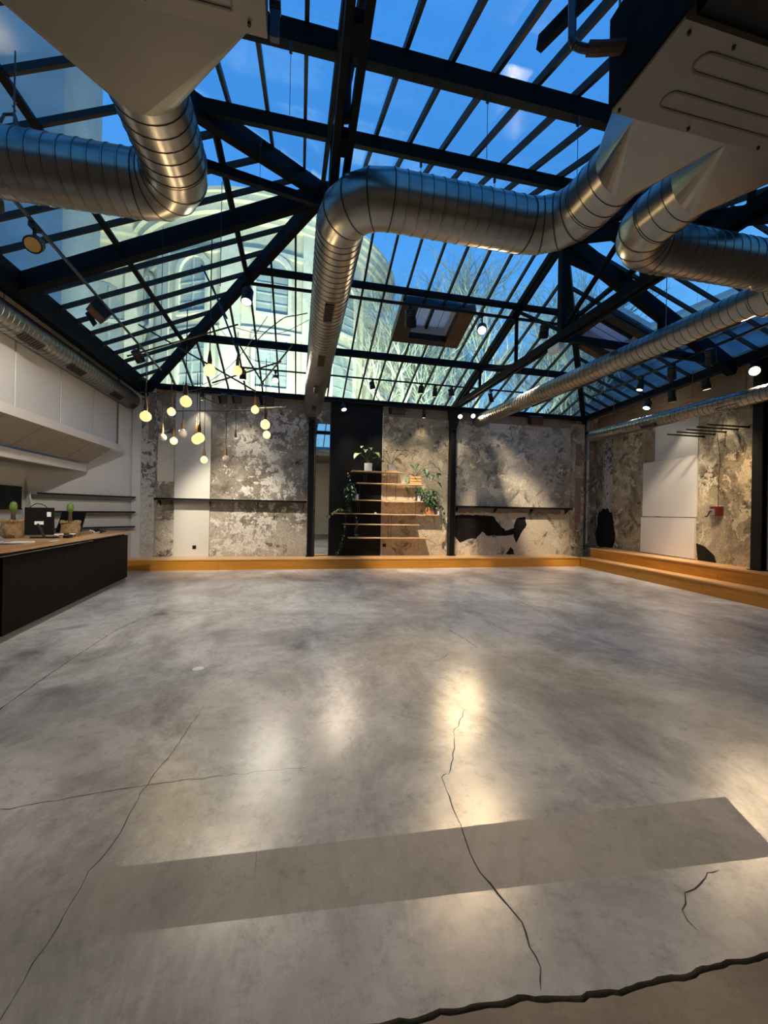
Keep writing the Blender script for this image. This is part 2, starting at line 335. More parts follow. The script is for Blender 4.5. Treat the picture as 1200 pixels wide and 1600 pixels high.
crack([(-0.85, 1.30), (-0.85, 1.51), (-0.84, 1.67), (-0.84, 1.91), (-0.8, 2.06), (-0.81, 2.33), (-0.79, 2.53), (-0.74, 2.85), (-0.7, 3.37)], 0.004, 0.006)
crack([(1.28, 3.93), (1.51, 3.98), (1.64, 4.11)], 0.008); crack([(1.95, 4.3), (2.05, 4.25), (2.04, 4.53), (1.98, 5.0)], 0.010)
crack([(-2.17, 3.3), (-2.21, 4.06), (-2.22, 4.82), (-2.22, 5.59), (-2.1, 6.18)], 0.010, 0.004)
crack([(1.95, 6.54), (3.91, 6.48), (3.73, 5.22)], 0.010, 0.002); crack([(1.5, 1.20), (1.5, 1.27), (1.6, 1.33), (1.78, 1.38), (1.84, 1.39)], 0.005)
crack([(-2.2, 2.35), (-1.4, 2.38), (-0.8, 2.45), (0.1, 2.44)], 0.003, 0.01)
mb = MB(); mb.lathe([(0.055, 0.0), (0.05, 0.003), (0.03, 0.004)], (-0.92, 4.13, 0), 11)
o = mb.build('floor_patch', 'paper'); tag(o, 'small pale chipped filler spot on the concrete floor', 'floor spot')

# ================================================================== WALLS
EZ = 4.75
wb = struct('wall_back')
WY = 11.35
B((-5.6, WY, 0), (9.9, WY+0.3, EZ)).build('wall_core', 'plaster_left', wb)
def bk(name, x0, x1, z0, z1, d, mat): return B((x0, WY-d, z0), (x1, WY, z1)).build(name, mat, wb)
bk('pilaster', -3.94, -3.62, 0, 4.62, 0.14, 'whitewash'); bk('brick_strip', -3.78, -3.64, 3.3, 4.5, 0.15, 'brick')
bk('painted_panel', -3.18, -2.31, 0, 4.58, 0.03, 'white_paint'); bk('cream_strip', -3.60, -3.20, 2.25, 3.5, 0.012, 'cream_panel')
bk('brick_course', -3.6, -3.2, 4.35, 4.66, 0.02, 'brick'); bk('brick_course', -2.31, 0.2, 4.35, 4.66, 0.02, 'brick')
bk('black_panel', 0.86, 2.355, 0, 4.66, 0.05, 'black_panel'); bk('edge_strip', 2.355, 2.385, 0, 4.45, 0.06, 'white_paint')
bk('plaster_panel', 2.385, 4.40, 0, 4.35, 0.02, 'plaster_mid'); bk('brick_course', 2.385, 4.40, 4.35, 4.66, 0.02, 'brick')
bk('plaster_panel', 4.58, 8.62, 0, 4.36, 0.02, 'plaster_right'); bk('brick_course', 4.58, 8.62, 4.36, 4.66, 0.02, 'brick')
bk('pilaster', 8.62, 9.02, 0, 4.5, 0.16, 'plaster_stone')
for z0, z1 in ((3.15, 3.85), (1.3, 2.75)):
    B((8.70, WY-0.175, z0), (8.90, WY-0.15, z1)).build('brick_patch', 'brick', wb)
# torn plaster showing black backing, right of the middle post
def zpatch(name, pts, y, mat, par, thick=0.02):
    out_ = []
    n_ = len(pts)
    for i in range(n_):
        a = Vector((pts[i][0], y, pts[i][1])); b_ = Vector((pts[(i+1) % n_][0], y, pts[(i+1) % n_][1])); k_ = max(1, int((b_-a).length/0.09))
        for j in range(k_): out_.append(a+(b_-a)*j/k_+Vector((random.uniform(-0.02, 0.02), 0, random.uniform(-0.02, 0.02))))
    return MB().prism(out_, (0, thick, 0)).build(name, mat, par)
zpatch('torn_plaster', [(4.60, 1.50), (5.9, 1.50), (6.15, 1.22), (6.35, 1.02), (6.62, 1.12), (6.72, 1.42), (7.02, 1.48), (7.08, 1.22), (6.90, 0.98), (6.72, 0.66), (6.62, 0.92), (6.25, 0.86), (5.98, 0.88), (5.72, 0.86), (5.58, 1.0), (5.35, 0.78), (5.10, 0.76), (4.86, 0.64), (4.62, 0.92)], WY-0.026, 'bare_black', wb)
zpatch('torn_plaster', [(6.38, 0.30), (6.52, 0.52), (6.64, 0.42), (6.66, 0.28)], WY-0.026, 'bare_black', wb)
zpatch('torn_plaster', [(4.62, 1.58), (8.3, 1.58), (8.3, 1.74), (4.62, 1.74)], WY-0.026, 'brick', wb)
for x, z in ((-2.67, 0.53), (2.47, 0.58)):
    o = B((x-0.045, WY-0.075 if x > 0 else WY-0.045, z-0.045), (x+0.045, WY-0.02, z+0.045)).build('power_outlet', 'black', None)
    B((x-0.02, WY-0.08 if x > 0 else WY-0.05, z-0.02), (x+0.02, WY-0.03, z+0.02)).build('socket', 'plastic', o)
    tag(o, 'black power outlet low on the white painted panel' if x < 0 else 'black power outlet low beside the black panel edge', 'outlet')
# mirror between the left post and the black panel
o = thing('wall_mirror', 'tall narrow mirror strip between black post and black panel', 'mirror', (0.64, WY-0.02, 0.28))
B((0.46, WY-0.045, 0.30), (0.84, WY-0.03, 4.0)).build('mirror_sheet', 'mirror', o); B((0.44, WY-0.03, 0.28), (0.86, WY-0.0, 4.02)).build('backing', 'dark_metal', o)

# left wall: set-back wall, bulkhead, diagonal end wall
wl = struct('wall_left')
B((-5.65, -4.2, 0), (-5.35, 9.6, 2.6)).build('wall_core', 'white_wall', wl)
ys = [-4.2, 1.6, 2.8, 4.0, 5.2, 6.05, 7.22, 8.42, 9.64, 10.75]
for a, b_ in zip(ys[:-1], ys[1:]):
    B((-4.42, a+0.02, 3.03), (-4.32, b_-0.02, EZ)).build('wall_panel', 'white_wall', wl)
B((-4.5, -4.2, 2.95), (-4.36, 11.0, EZ)).build('panel_backing', 'plinth', wl)
B((-4.40, -4.2, 2.90), (-4.22, 10.86, 3.05)).build('fascia_board', 'board_white', wl)
ys = [-4.2, 3.0, 5.4, 6.9, 7.8, 8.6, 9.4, 10.3]
for a, b_ in zip(ys[:-1], ys[1:]):
    MB().prism([(-4.24, a+0.008, 2.90), (-4.24, b_-0.008, 2.90), (-4.72, b_-0.008, 2.54), (-4.72, a+0.008, 2.54)], (-0.02, 0, 0.04)).build('soffit_panel', 'soffit', wl)
B((-4.80, -4.2, 2.34), (-4.70, 10.2, 2.50)).build('lip_board', 'board_white', wl)
B((-5.5, -4.2, 2.36), (-4.78, 10.0, 2.46)).build('soffit_ledge', 'soffit', wl)
dv = Vector((0.542, 0.841, 0)); dn = Vector((0.841, -0.542, 0)); D0 = Vector((-5.41, 9.31, 0))
def dg(s_, off, z): return D0 + dv*s_ + dn*off + Vector((0, 0, z))
MB().prism([dg(-0.5, 0, 0), dg(2.75, 0, 0), dg(2.75, -0.2, 0), dg(-0.5, -0.2, 0)], (0, 0, EZ)).build('wall_core', 'white_wall', wl)
B((-4.14, WY-0.16, 0), (-3.94, WY, EZ)).build('wall_core', 'white_wall', wl)

# right wall (runs slightly askew)
wr = struct('wall_right')
def rx(y): return 8.93+0.14*(y-6.3)
rn = Vector((-1, 0.14, 0)).normalized()
def rw(name, y0, y1, z0, z1, d, mat):
    return MB().prism([(rx(y0), y0, z0), (rx(y1), y1, z0), (rx(y1), y1, z1), (rx(y0), y0, z1)], rn*d).build(name, mat, wr)
MB().prism([(rx(-4.2), -4.2, 0), (rx(11.6), 11.6, 0), (rx(11.6), 11.6, EZ+0.1), (rx(-4.2), -4.2, EZ+0.1)], (0.3, 0, 0)).build('wall_core', 'plaster_stone', wr)
rw('white_board', 7.50, 9.22, 1.56, 3.02, 0.03, 'board_white'); rw('white_board', 7.52, 9.26, 0.58, 1.54, 0.045, 'board_white')
rw('cream_strip', 7.50, 8.82, 3.03, 3.95, 0.015, 'white_wall'); rw('brick_course', 6.4, 11.2, 4.0, 4.72, 0.015, 'brick')
rw('brick_patch', 8.84, 9.2, 3.1, 3.7, 0.012, 'brick'); rw('pilaster', 10.55, 10.85, 0.5, 4.3, 0.08, 'whitewash')
rw('white_reveal', 5.6, 6.05, 0.5, 3.6, 0.04, 'board_white')
pp = [(10.80+0.40*math.cos(a_/22*2*PI)*(1+random.uniform(-0.12, 0.12)), 1.0+0.85*math.sin(a_/22*2*PI)*(1+random.uniform(-0.1, 0.1))) for a_ in range(22)]; pp = [(y, max(z, 0.57)) for y, z in pp]
MB().prism([Vector((rx(y), y, z)) for y, z in pp], rn*0.085).build('soot_patch', 'soot', wr)
pp = [(7.0, 0.56), (7.45, 0.56), (7.5, 0.95), (7.3, 0.9), (7.05, 0.72)]
MB().prism([Vector((rx(y), y, z)) for y, z in pp], rn*0.02).build('soot_patch', 'bare_black', wr)

wf = struct('wall_front'); B((-5.6, -4.4, 0), (9.9, -4.2, EZ)).build('wall_core', 'white_wall', wf)

# ================================================================== CEILING: hipped glass roof
ce = struct('ceiling')
RA = Vector((0.3, 6.2, 6.62)); RB = Vector((4.5, 6.2, 6.62))
FY = 1.4
FL = Vector((-3.9, FY, EZ)); BL = Vector((-3.9, WY, EZ)); BR = Vector((9.12, WY, EZ)); FR = Vector((8.10, FY, EZ))
def clip(poly, a, b_, c_):          # keep a*x+b*y<=c
    out_ = []
    for i in range(len(poly)):
        p, q = poly[i], poly[(i+1) % len(poly)]; dp = a*p[0]+b_*p[1]-c_; dq = a*q[0]+b_*q[1]-c_
        if dp <= 0: out_.append(p)
        if dp*dq < 0:
            t_ = dp/(dp-dq); out_.append((p[0]+(q[0]-p[0])*t_, p[1]+(q[1]-p[1])*t_))
    return out_
def area(p): return abs(sum(p[i][0]*p[(i+1) % len(p)][1]-p[(i+1) % len(p)][0]*p[i][1] for i in range(len(p))))/2 if len(p) > 2 else 0
def slope(E0, E1, T1, T0, bars, rows, hole=None, purl=((0.10, 0.15), (0.10, 0.15))):
    U = (E1-E0).normalized(); N = U.cross(T0-E0).normalized()
    if N.z < 0: N = -N
    V = N.cross(U).normalized()
    if V.z < 0: V = -V
    to2 = lambda p: ((p-E0).dot(U), (p-E0).dot(V)); to3 = lambda q, off=0: E0+U*q[0]+V*q[1]+N*off
    poly = [to2(p) for p in (E0, E1, T1, T0)]
    if (T1-T0).length < 1e-3: poly = poly[:3]
    vtop = max(q[1] for q in poly); us = sorted(bars); lim = [0]+rows+[vtop]
    def vspan(u):
        pl = clip(clip(poly, 1, 0, u+1e-4), -1, 0, -u+1e-4)
        vs = [q[1] for q in pl]; return (min(vs), max(vs)) if vs else None
    def segs(a, b_, inside):
        if not (hole and inside): return [(a, b_)]
        r_ = []
        if a < hole[2]: r_.append((a, min(b_, hole[2])))
        if b_ > hole[3]: r_.append((max(a, hole[3]), b_))
        return r_
    for u in us:
        s_ = vspan(u)
        if not s_ or s_[1]-s_[0] < 0.12: continue
        for a, b_ in segs(s_[0], s_[1], hole and hole[0]+0.02 < u < hole[1]-0.02):
            MB().bar(to3((u, a), -0.035), to3((u, b_), -0.035), 0.036, 0.07, N).build('glazing_bar', 'bar_steel', ce)
    uu = [min(q[0] for q in poly)]+us+[max(q[0] for q in poly)]
    for u0, u1 in zip(uu[:-1], uu[1:]):
        if u1-u0 < 0.03: continue
        for v0, v1 in zip(lim[:-1], lim[1:]):
            for a, b_ in segs(v0, v1, hole and hole[0]-0.01 < (u0+u1)/2 < hole[1]+0.01):
                if b_-a < 0.02: continue
                pl = clip(clip(clip(clip(poly, 1, 0, u1), -1, 0, -u0), 0, 1, b_), 0, -1, -a)
                if area(pl) < 0.008: continue
                MB().prism([to3(q, 0.0) for q in pl], N*0.008).build('pane', 'glass', ce)
    for v_, (w_, h_) in zip(rows, purl):
        pl = clip(clip(poly, 0, 1, v_+1e-4), 0, -1, -v_+1e-4); xs = [q[0] for q in pl]
        MB().bar(to3((min(xs), v_), -0.07-h_/2), to3((max(xs), v_), -0.07-h_/2), w_, h_, N).build('purlin', 'steel', ce)
    return to3
L_b = math.hypot(WY-6.2, 6.62-EZ); kb = L_b/(WY-6.2)
slope(BL, BR, RB, RA, [0.31+0.4365*n_+3.9 for n_ in range(-9, 21)], [(WY-9.45)*kb, (WY-7.70)*kb], (1.62+0.4365+3.87, 3.80+3.90, (WY-8.98)*kb, (WY-7.93)*kb), ((0.10, 0.14), (0.09, 0.10)))
L_f = math.hypot(6.2-FY, 6.62-EZ); kf = L_f/(6.2-FY)
slope(FL, FR, RB, RA, [0.405*n_+3.9 for n_ in range(-9, 21)], [(3.20-FY)*kf, (4.52-FY)*kf], None, ((0.13, 0.13), (0.11, 0.12)))
kl = math.hypot(4.2, 6.62-EZ)/4.2
slope(FL, BL, RA, RA, [6.91+0.473*n_-FY for n_ in range(-11, 10) if n_ != -1], [1.31*kl, 2.84*kl], None, ((0.07, 0.10), (0.07, 0.10)))
Ur = (BR-FR).normalized()
kr = 4.25*1.08/4.25
slope(FR, BR, RB, RB, [(y-FY)*1.005 for y in (1.9, 2.35, 2.8, 3.25, 3.7, 4.15, 4.6, 5.05, 5.45, 5.86, 6.83, 7.32, 7.77, 8.27, 8.71, 9.14, 9.59, 10.04, 10.49, 10.94)], [1.42, 3.05], ((6.83-FY)*1.005-0.02, (8.27-FY)*1.005+0.02, 1.45, 2.75), ((0.07, 0.10), (0.07, 0.10)))
# hips, ridge, main rafters
def beam(name, P, Q, w, h, drop=0.0, mat='steel', par=None):
    P = Vector(P)-Vector((0, 0, drop)); Q = Vector(Q)-Vector((0, 0, drop)); return MB().bar(P, Q, w, h).build(name, mat, par or ce)
for Q in (FL, BL, BR, FR): beam('hip_rafter', RA if Q.x < 0 else RB, Q, 0.12, 0.22, 0.17)
beam('ridge_beam', RA, RB, 0.12, 0.26, 0.15)
beam('main_rafter', RA, (-3.9, 6.45, EZ), 0.14, 0.24, 0.18); beam('main_rafter', RB, (8.60, 6.40, EZ), 0.16, 0.26, 0.18)
beam('eave_beam', (-3.87, FY, 4.60), (-3.87, WY, 4.60), 0.14, 0.38); beam('eave_beam', (-3.9, WY-0.06, 4.70), (9.12, WY-0.06, 4.70), 0.12, 0.13)
beam('eave_beam', FR-Vector((0.05, 0, 0.06)), BR-Vector((0.05, 0, 0.06)), 0.12, 0.16); beam('eave_beam', FL-Vector((0, 0, 0.1)), FR-Vector((0, 0, 0.1)), 0.14, 0.3)
# flat ceilings round the roof light
B((-5.6, -4.2, EZ), (9.9, FY-0.08, EZ+0.12)).build('flat_ceiling', 'soffit', ce)
B((-5.6, FY-0.08, EZ), (-3.94, 11.6, EZ+0.12)).build('flat_ceiling', 'white_wall', ce)
MB().prism([FR+Vector((0.03, -0.1, 0)), BR+Vector((0.03, 0.25, 0)), Vector((9.95, 11.6, EZ)), Vector((9.95, FY-0.1, EZ))], (0, 0, 0.12)).build('flat_ceiling', 'brick', ce)
# trusses in line with the two posts
ZC = 4.70
for X in (0.32, 4.5):
    for s_ in (-1, 1):
        beam('truss_chord', (X+s_*0.06, FY+0.1, ZC), (X+s_*0.06, WY-0.1, ZC), 0.055, 0.13)
        beam('truss_rafter', (X+s_*0.055, 6.2, 6.52), (X+s_*0.055, WY-0.1, EZ+0.02), 0.05, 0.12, 0.1)
        beam('truss_rafter', (X+s_*0.055, 6.2, 6.52), (X+s_*0.055, FY+0.1, EZ+0.02), 0.05, 0.12, 0.1)
    for y in (2.6, 3.4, 4.2, 5.2, 7.2, 8.2, 9.8): B((X-0.035, y-0.09, ZC-0.05), (X+0.035, y+0.09, ZC+0.05)).build('spacer', 'steel', ce)
    beam('king_post', (X, 6.2, ZC-0.05), (X, 6.2, 6.5), 0.12, 0.12)
    for y, z in ((7.72, 5.98), (9.45, 5.36), (4.52, 5.9), (3.20, 5.38)):
        MB().cyl((X, y, ZC), (X, y, z), 0.04, 8).build('truss_strut', 'steel', ce)
    for y, z in ((7.72, 5.9), (4.52, 5.8)): beam('truss_diagonal', (X, 6.2, ZC+0.1), (X, y, z), 0.06, 0.06)
    for y0, z0, y1 in ((9.45, 5.25, 7.72), (3.20, 5.3, 4.52)): beam('truss_diagonal', (X, y1, ZC+0.05), (X, y0, z0), 0.05, 0.05)
beam('collar_beam', (4.5, 6.2, 6.12), (6.1, 6.2, 5.72), 0.09, 0.10); beam('collar_beam', (0.3, 6.1, 6.2), (-1.3, 5.0, 5.6), 0.08, 0.10)
for Q in ((6.7, 6.28, 5.45),): beam('strut_post', Q, (Q[0], Q[1], ZC), 0.10, 0.10)
beam('truss_chord', (4.5, 6.22, ZC), (8.6, 6.40, ZC), 0.09, 0.12)
# hanging steel fly-wires with their hooks
for x, y in ((-1.2, 4.4), (-0.5, 4.8), (1.55, 3.20), (2.45, 3.20), (1.35, 4.52), (2.3, 4.52), (-0.12, 3.20)):
    z = 6.62-0.39*(6.2-y)-0.26
    mb = MB(); mb.box((x-0.012, y-0.012, z-0.06), (x+0.012, y+0.012, z+0.02)); mb.cyl((x, y, z-0.55), (x, y, z), 0.003, 4); mb.build('wire_hook', 'black', ce)

MB().tube(bez([(-0.92, 8.4, 4.90), (-0.75, 8.4, 5.12), (-0.55, 8.4, 5.32), (-0.34, 8.4, 5.50), (-0.12, 8.4, 5.57), (0.12, 8.4, 5.65)], 5), 0.010, 6).build('loose_cable', 'black', ce)
# roof windows
def roofwin(name, E0, U, V, N, u0, u1, v0, v1, wl_, wr_, wb_, wt_):
    w = struct(name); t3 = lambda u, v_, o_: E0+U*u+V*v_+N*o_
    def fr(nm, a0, a1, c0, c1, o0, o1, mat): return MB().prism([t3(a0, c0, o0), t3(a1, c0, o0), t3(a1, c1, o0), t3(a0, c1, o0)], N*(o1-o0)).build(nm, mat, w)
    fr('frame_board', u0, u0+wl_, v0, v1, -0.12, 0.06, 'black'); fr('frame_board', u1-wr_, u1, v0, v1, -0.12, 0.06, 'rust_and_lit_brown')  # right board browner than the left: lamp glow put into its colour
    fr('frame_board', u0+wl_, u1-wr_, v0, v0+wb_, -0.12, 0.06, 'black'); fr('frame_board', u0+wl_, u1-wr_, v1-wt_, v1, -0.12, 0.06, 'black')
    a0, a1, c0, c1 = u0+wl_, u1-wr_, v0+wb_, v1-wt_
    fr('lining_board', a0-0.02, a0, c0, c1, 0.06, 0.32, 'shelf_white'); fr('lining_board', a1, a1+0.02, c0, c1, 0.06, 0.32, 'shelf_white')
    fr('lining_board', a0, a1, c0-0.02, c0, 0.06, 0.32, 'shelf_white'); fr('lining_board', a0, a1, c1, c1+0.02, 0.06, 0.32, 'shelf_white')
    fr('pane', a0, a1, c0, c1, 0.28, 0.30, 'frosted')
    am = (a0+a1)/2
    fr('mullion', am-0.025, am+0.025, c0, c1, 0.20, 0.28, 'black')
    for k in (0.2, 0.45): fr('blind_seam', a0+(a1-a0)*k, a0+(a1-a0)*k+0.008, c0, c1, 0.265, 0.28, 'plinth'); fr('blind_seam', a0+(a1-a0)*(k+0.35), a0+(a1-a0)*(k+0.35)+0.008, c0, c1, 0.265, 0.28, 'plinth')
    return w
Nb = Vector((0, 6.62-EZ, WY-6.2)).normalized(); Vb = Vector((0, -(WY-6.2), 6.62-EZ)).normalized()
roofwin('window_1', BL, Vector((1, 0, 0)), Vb, Nb, 5.93, 7.55, (WY-8.98)*kb, (WY-7.93)*kb, 0.36, 0.34, 0.16, 0.10)
Nr = Ur.cross(RB-FR).normalized(); Nr = Nr if Nr.z > 0 else -Nr; Vr = Nr.cross(Ur); Vr = Vr if Vr.z > 0 else -Vr
roofwin('window_2', FR, Ur, Vr, Nr, (6.83-FY)*1.005, (8.27-FY)*1.005, 1.45, 2.75, 0.2, 0.2, 0.15, 0.15)

# ================================================================== DUCTS
def sweep(path, r, name_pre, root, rfil=0.40, pitch=0.105):
    """straight ribbed runs and gored elbows along a polyline"""
    P = [Vector(p) for p in path]; runs = []; cur = P[0]
    for i in range(1, len(P)):
        if i < len(P)-1:
            d0 = (P[i]-P[i-1]).normalized(); d1 = (P[i+1]-P[i]).normalized(); a = P[i]-d0*rfil; b_ = P[i]+d1*rfil
            runs.append(('s', cur, a)); runs.append(('e', a, P[i], b_, d0, d1)); cur = b_
        else: runs.append(('s', cur, P[i]))
    N_ = 28
    def ring(c_, d, R):
        a = d.cross(Vector((0, 0, 1))).normalized(); b_ = a.cross(d)
        return [c_+(a*math.cos(2*PI*k/N_)+b_*math.sin(2*PI*k/N_))*R for k in range(N_)]
    def skin(rings, nm, mat='galv', closed=True):
        mb = MB(); vs = [v_ for rg in rings for v_ in rg]
        fs = [(j*N_+k, j*N_+(k+1) % N_, (j+1)*N_+(k+1) % N_, (j+1)*N_+k) for j in range(len(rings)-1) for k in range(N_)]
        if closed: fs += [tuple(range(N_-1, -1, -1)), tuple(range((len(rings)-1)*N_, len(rings)*N_))]
        return mb.add(vs, fs).build(nm, mat, root, True)
    for rn_ in runs:
        if rn_[0] == 's':
            a, b_ = rn_[1], rn_[2]; L = (b_-a).length
            if L < 0.05: continue
            d = (b_-a).normalized(); rings = []; n_ = max(1, int(L/pitch)); p_ = L/n_
            for j in range(n_):
                z = j*p_
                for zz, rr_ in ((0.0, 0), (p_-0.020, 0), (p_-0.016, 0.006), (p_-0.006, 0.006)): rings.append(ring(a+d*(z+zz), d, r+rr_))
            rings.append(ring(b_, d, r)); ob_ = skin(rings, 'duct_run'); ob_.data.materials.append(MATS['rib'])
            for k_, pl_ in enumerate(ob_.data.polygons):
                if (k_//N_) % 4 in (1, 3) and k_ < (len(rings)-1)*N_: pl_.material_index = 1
        else:
            _, a, c_, b_, d0, d1 = rn_; cen = a+d1*rfil; G = 4; pts = []; dirs = []
            ang = d0.angle(d1)
            for k in range(G+1):
                th = ang*k/G; off = (a-cen)*math.cos(th)+d0*rfil*math.sin(th); pts.append(cen+off); dirs.append((d0*math.cos(th)+d1*math.sin(th)).normalized())
            skin([ring(p_, d, r*1.01) for p_, d in zip(pts, dirs)], 'elbow')
            for p_, d in zip(pts, dirs):
                skin([ring(p_-d*0.007, d, r*1.018), ring(p_+d*0.007, d, r*1.018)], 'seam_band', 'seam')
def duct_grille(root, c_, axis, nrm, L=0.42, w=0.13):
    c_ = Vector(c_); d = Vector(axis).normalized(); n_ = Vector(nrm).normalized(); s_ = d.cross(n_)
    g = MB().bar(c_-d*L/2, c_+d*L/2, w, 0.02, n_).build('grille', 'grille', root)
    mb = MB()
    for a, b_ in ((-d*L/2-s_*w/2, d*L/2-s_*w/2), (-d*L/2+s_*w/2, d*L/2+s_*w/2), (-d*L/2-s_*w/2, -d*L/2+s_*w/2), (d*L/2-s_*w/2, d*L/2+s_*w/2)): mb.bar(c_+a+n_*0.012, c_+b_+n_*0.012, 0.014, 0.012, n_)
    mb.build('grille_frame', 'dark_metal', g)
    for k in range(7): MB().bar(c_-d*(L/2-L*(k+1)/8)-s_*w/2+n_*0.012, c_-d*(L/2-L*(k+1)/8)+s_*w/2+n_*0.012, 0.008, 0.01, n_).build('slat', 'rust_and_lit_brown', g)

DZ = 4.36
d1 = thing('ventilation_duct', 'galvanised duct running down the middle from glass roof apex to back wall', 'duct', (2.5, 2.75, DZ))
sweep([(2.5, 2.72, DZ), (2.5, 3.50, DZ), (0.36, 3.50, DZ), (0.34, 11.12, DZ)], 0.235, '', d1)
for y in (5.2, 6.9, 8.55, 10.1): duct_grille(d1, (0.34, y, DZ-0.235), (0, 1, 0), (0.05, 0, -1), 0.42, 0.11)
for y in (4.6, 7.6, 10.2): MB().cyl((0.34, y, DZ+0.2), (0.34, y, ZC-0.02), 0.006, 5).build('hanger_rod', 'wire', d1)
d2 = thing('ventilation_duct', 'galvanised duct crossing to the right truss then sloping in view to back wall', 'duct', (3.23, 2.75, DZ))
sweep([(3.23, 2.72, DZ), (3.23, 3.46, DZ), (5.72, 3.42, DZ), (5.72, 3.95, DZ)], 0.235, '', d2, 0.34)
sweep([(5.72, 3.8, DZ), (5.30, 11.2, DZ)], 0.185, '', d2)
MB().cyl((5.72, 3.62, DZ), (5.715, 3.98, DZ), 0.235, 28, 0.19).build('reducer', 'galv', d2, True)
for y in (4.5, 5.6, 6.9, 8.4): duct_grille(d2, (5.72-0.0568*(y-3.8)+0.10, y, DZ-0.158), (-0.0568, 1, 0), (0.55, 0, -0.85), 0.55, 0.10)
for y in (5.2, 8.0): MB().cyl((5.63-0.0568*(y-5.2), y, DZ+0.15), (5.63-0.0568*(y-5.2), y, 5.6-(y-5.2)*0.15), 0.006, 5).build('hanger_rod', 'wire', d2)
d3 = thing('ventilation_duct', 'fat galvanised duct bending left under the glass at upper left', 'duct', (-1.03, 2.85, DZ))
sweep([(-1.03, 2.85, DZ), (-1.03, 3.84, DZ), (-3.88, 3.88, DZ)], 0.25, '', d3, 0.36)
mb = MB(); mb.tube([(-2.35, 3.86, DZ+0.25), (-2.35, 3.86, 5.3)], 0.006, 6); mb.build('hanger_rod', 'wire', d3)
mb = MB()
for k in range(9):
    z = DZ+0.27+0.035*k; mb.cyl((-2.35+0.012*(k % 2), 3.86, z), (-2.35-0.012*(k % 2), 3.86, z+0.04), 0.007, 5)
mb.tube([(-2.50, 3.86, DZ+0.2), (-2.42, 3.86, DZ+0.40), (-2.35, 3.86, DZ+0.42), (-2.28, 3.86, DZ+0.2)], 0.012, 5); mb.build('hanger_chain', 'wire', d3)
d4 = thing('ventilation_duct', 'galvanised duct along the top of the white left wall', 'duct', (-4.1, 3.6, 4.24))
sweep([(-4.10, 3.55, 4.20), (-4.10, 10.95, 4.20)], 0.20, '', d4)
for y in (5.9, 7.0, 8.25, 9.9, 10.8): duct_grille(d4, (-4.10+0.115, y, 4.20-0.165), (0, 1, 0), (0.6, 0, -0.8), 0.45 if y < 10.5 else 0.2, 0.13)
for y in (4.8, 6.6, 8.6, 10.3): MB().cyl((-4.1, y, 4.38), (-4.1, y, EZ), 0.006, 5).build('hanger_rod', 'wire', d4)
d5 = thing('ventilation_duct', 'thin galvanised duct low along the right stone wall', 'duct', (8.28, 3.4, 3.84))
sweep([(8.25, 3.4, 3.83), (8.35, 10.05, 3.87)], 0.155, '', d5)
for y in (5.0, 7.0, 9.2): MB().cyl((8.3, y, 3.98), (8.3, y, EZ), 0.006, 5).build('hanger_rod', 'wire', d5)
for y in (6.2, 8.0): duct_grille(d5, (8.2, y, 3.74), (0, 1, 0), (-0.6, 0, -0.8), 0.4, 0.07)

def sq2round(root, x0, x1, z0, z1, y0, cx, cz, r, y1, mat):
    N_ = 32; A = []; Bv = []
    for k in range(N_):
        th = 2*PI*k/N_-3*PI/4; Bv.append(Vector((cx+r*math.cos(th), y1, cz+r*math.sin(th))))
        s_ = k/N_*4; sd = int(s_); f_ = s_-sd; c_ = [(x0, z0), (x1, z0), (x1, z1), (x0, z1), (x0, z0)]
        A.append(Vector((c_[sd][0]+(c_[sd+1][0]-c_[sd][0])*f_, y0, c_[sd][1]+(c_[sd+1][1]-c_[sd][1])*f_)))
    # corner fans: planar sides meet cones at the corners
    vs = [Vector((x0, y0, z0)), Vector((x1, y0, z0)), Vector((x1, y0, z1)), Vector((x0, y0, z1))]+Bv; fs = []
    q = N_//4
    for sd in range(4):
        mid = sd*q+q//2
        nxt = (sd+1) % 4
        fs.append((sd, nxt, 4+mid % N_))
        for k in range(q):
            a = (nxt*q-q//2+k) % N_; b_ = (a+1) % N_; fs.append((nxt, 4+b_, 4+a))
    return MB().add(vs, fs).build('transition', mat, root)
u1_ = thing('air_handling_unit', 'beige metal air handling unit with two duct collars under roof at right', 'air unit', (2.9, 1.5, 4.15))
B((1.93, 1.70, 4.15), (3.95, 2.20, 4.74)).build('casing', 'unit_grey', u1_); B((2.0, 0.5, 4.19), (3.95, 1.70, 4.72)).build('return_box', 'black', u1_)
B((1.905, 1.6, 4.17), (1.93, 2.20, 4.74)).build('side_plate', 'steel', u1_)
for yc in (1.84, 2.05):
    mb = MB(); pts = []
    for k in range(9): th = PI/2+PI*k/8; pts.append((2.22+0.05*math.cos(th), yc+0.05*math.sin(th), 4.148))
    pts = [(3.95, yc+0.05, 4.148)]+pts+[(3.95, yc-0.05, 4.148)]
    for a, b_ in zip(pts[:-1], pts[1:]): mb.bar(a, b_, 0.012, 0.006)
    mb.build('pressed_groove', 'unit_groove', u1_)
for x, y in ((2.0, 1.74), (2.3, 1.74), (1.96, 2.17), (2.5, 2.17), (3.1, 2.17), (3.6, 2.17)): MB().cyl((x, y, 4.135), (x, y, 4.15), 0.01, 6).build('screw', 'black', u1_)
sq2round(u1_, 2.10, 2.86, 4.15, 4.62, 2.20, 2.5, DZ, 0.237, 2.74, 'galv'); sq2round(u1_, 2.86, 3.62, 4.15, 4.62, 2.20, 3.23, DZ, 0.237, 2.74, 'galv')
mb = MB(); mb.tube(bez([(1.59, 2.16, 5.15), (1.60, 2.16, 4.60), (1.61, 2.16, 4.47), (1.68, 2.145, 4.435), (1.74, 2.13, 4.43)], 5), 0.024, 8); mb.build('refrigerant_pipe', 'dark_metal', u1_, True)
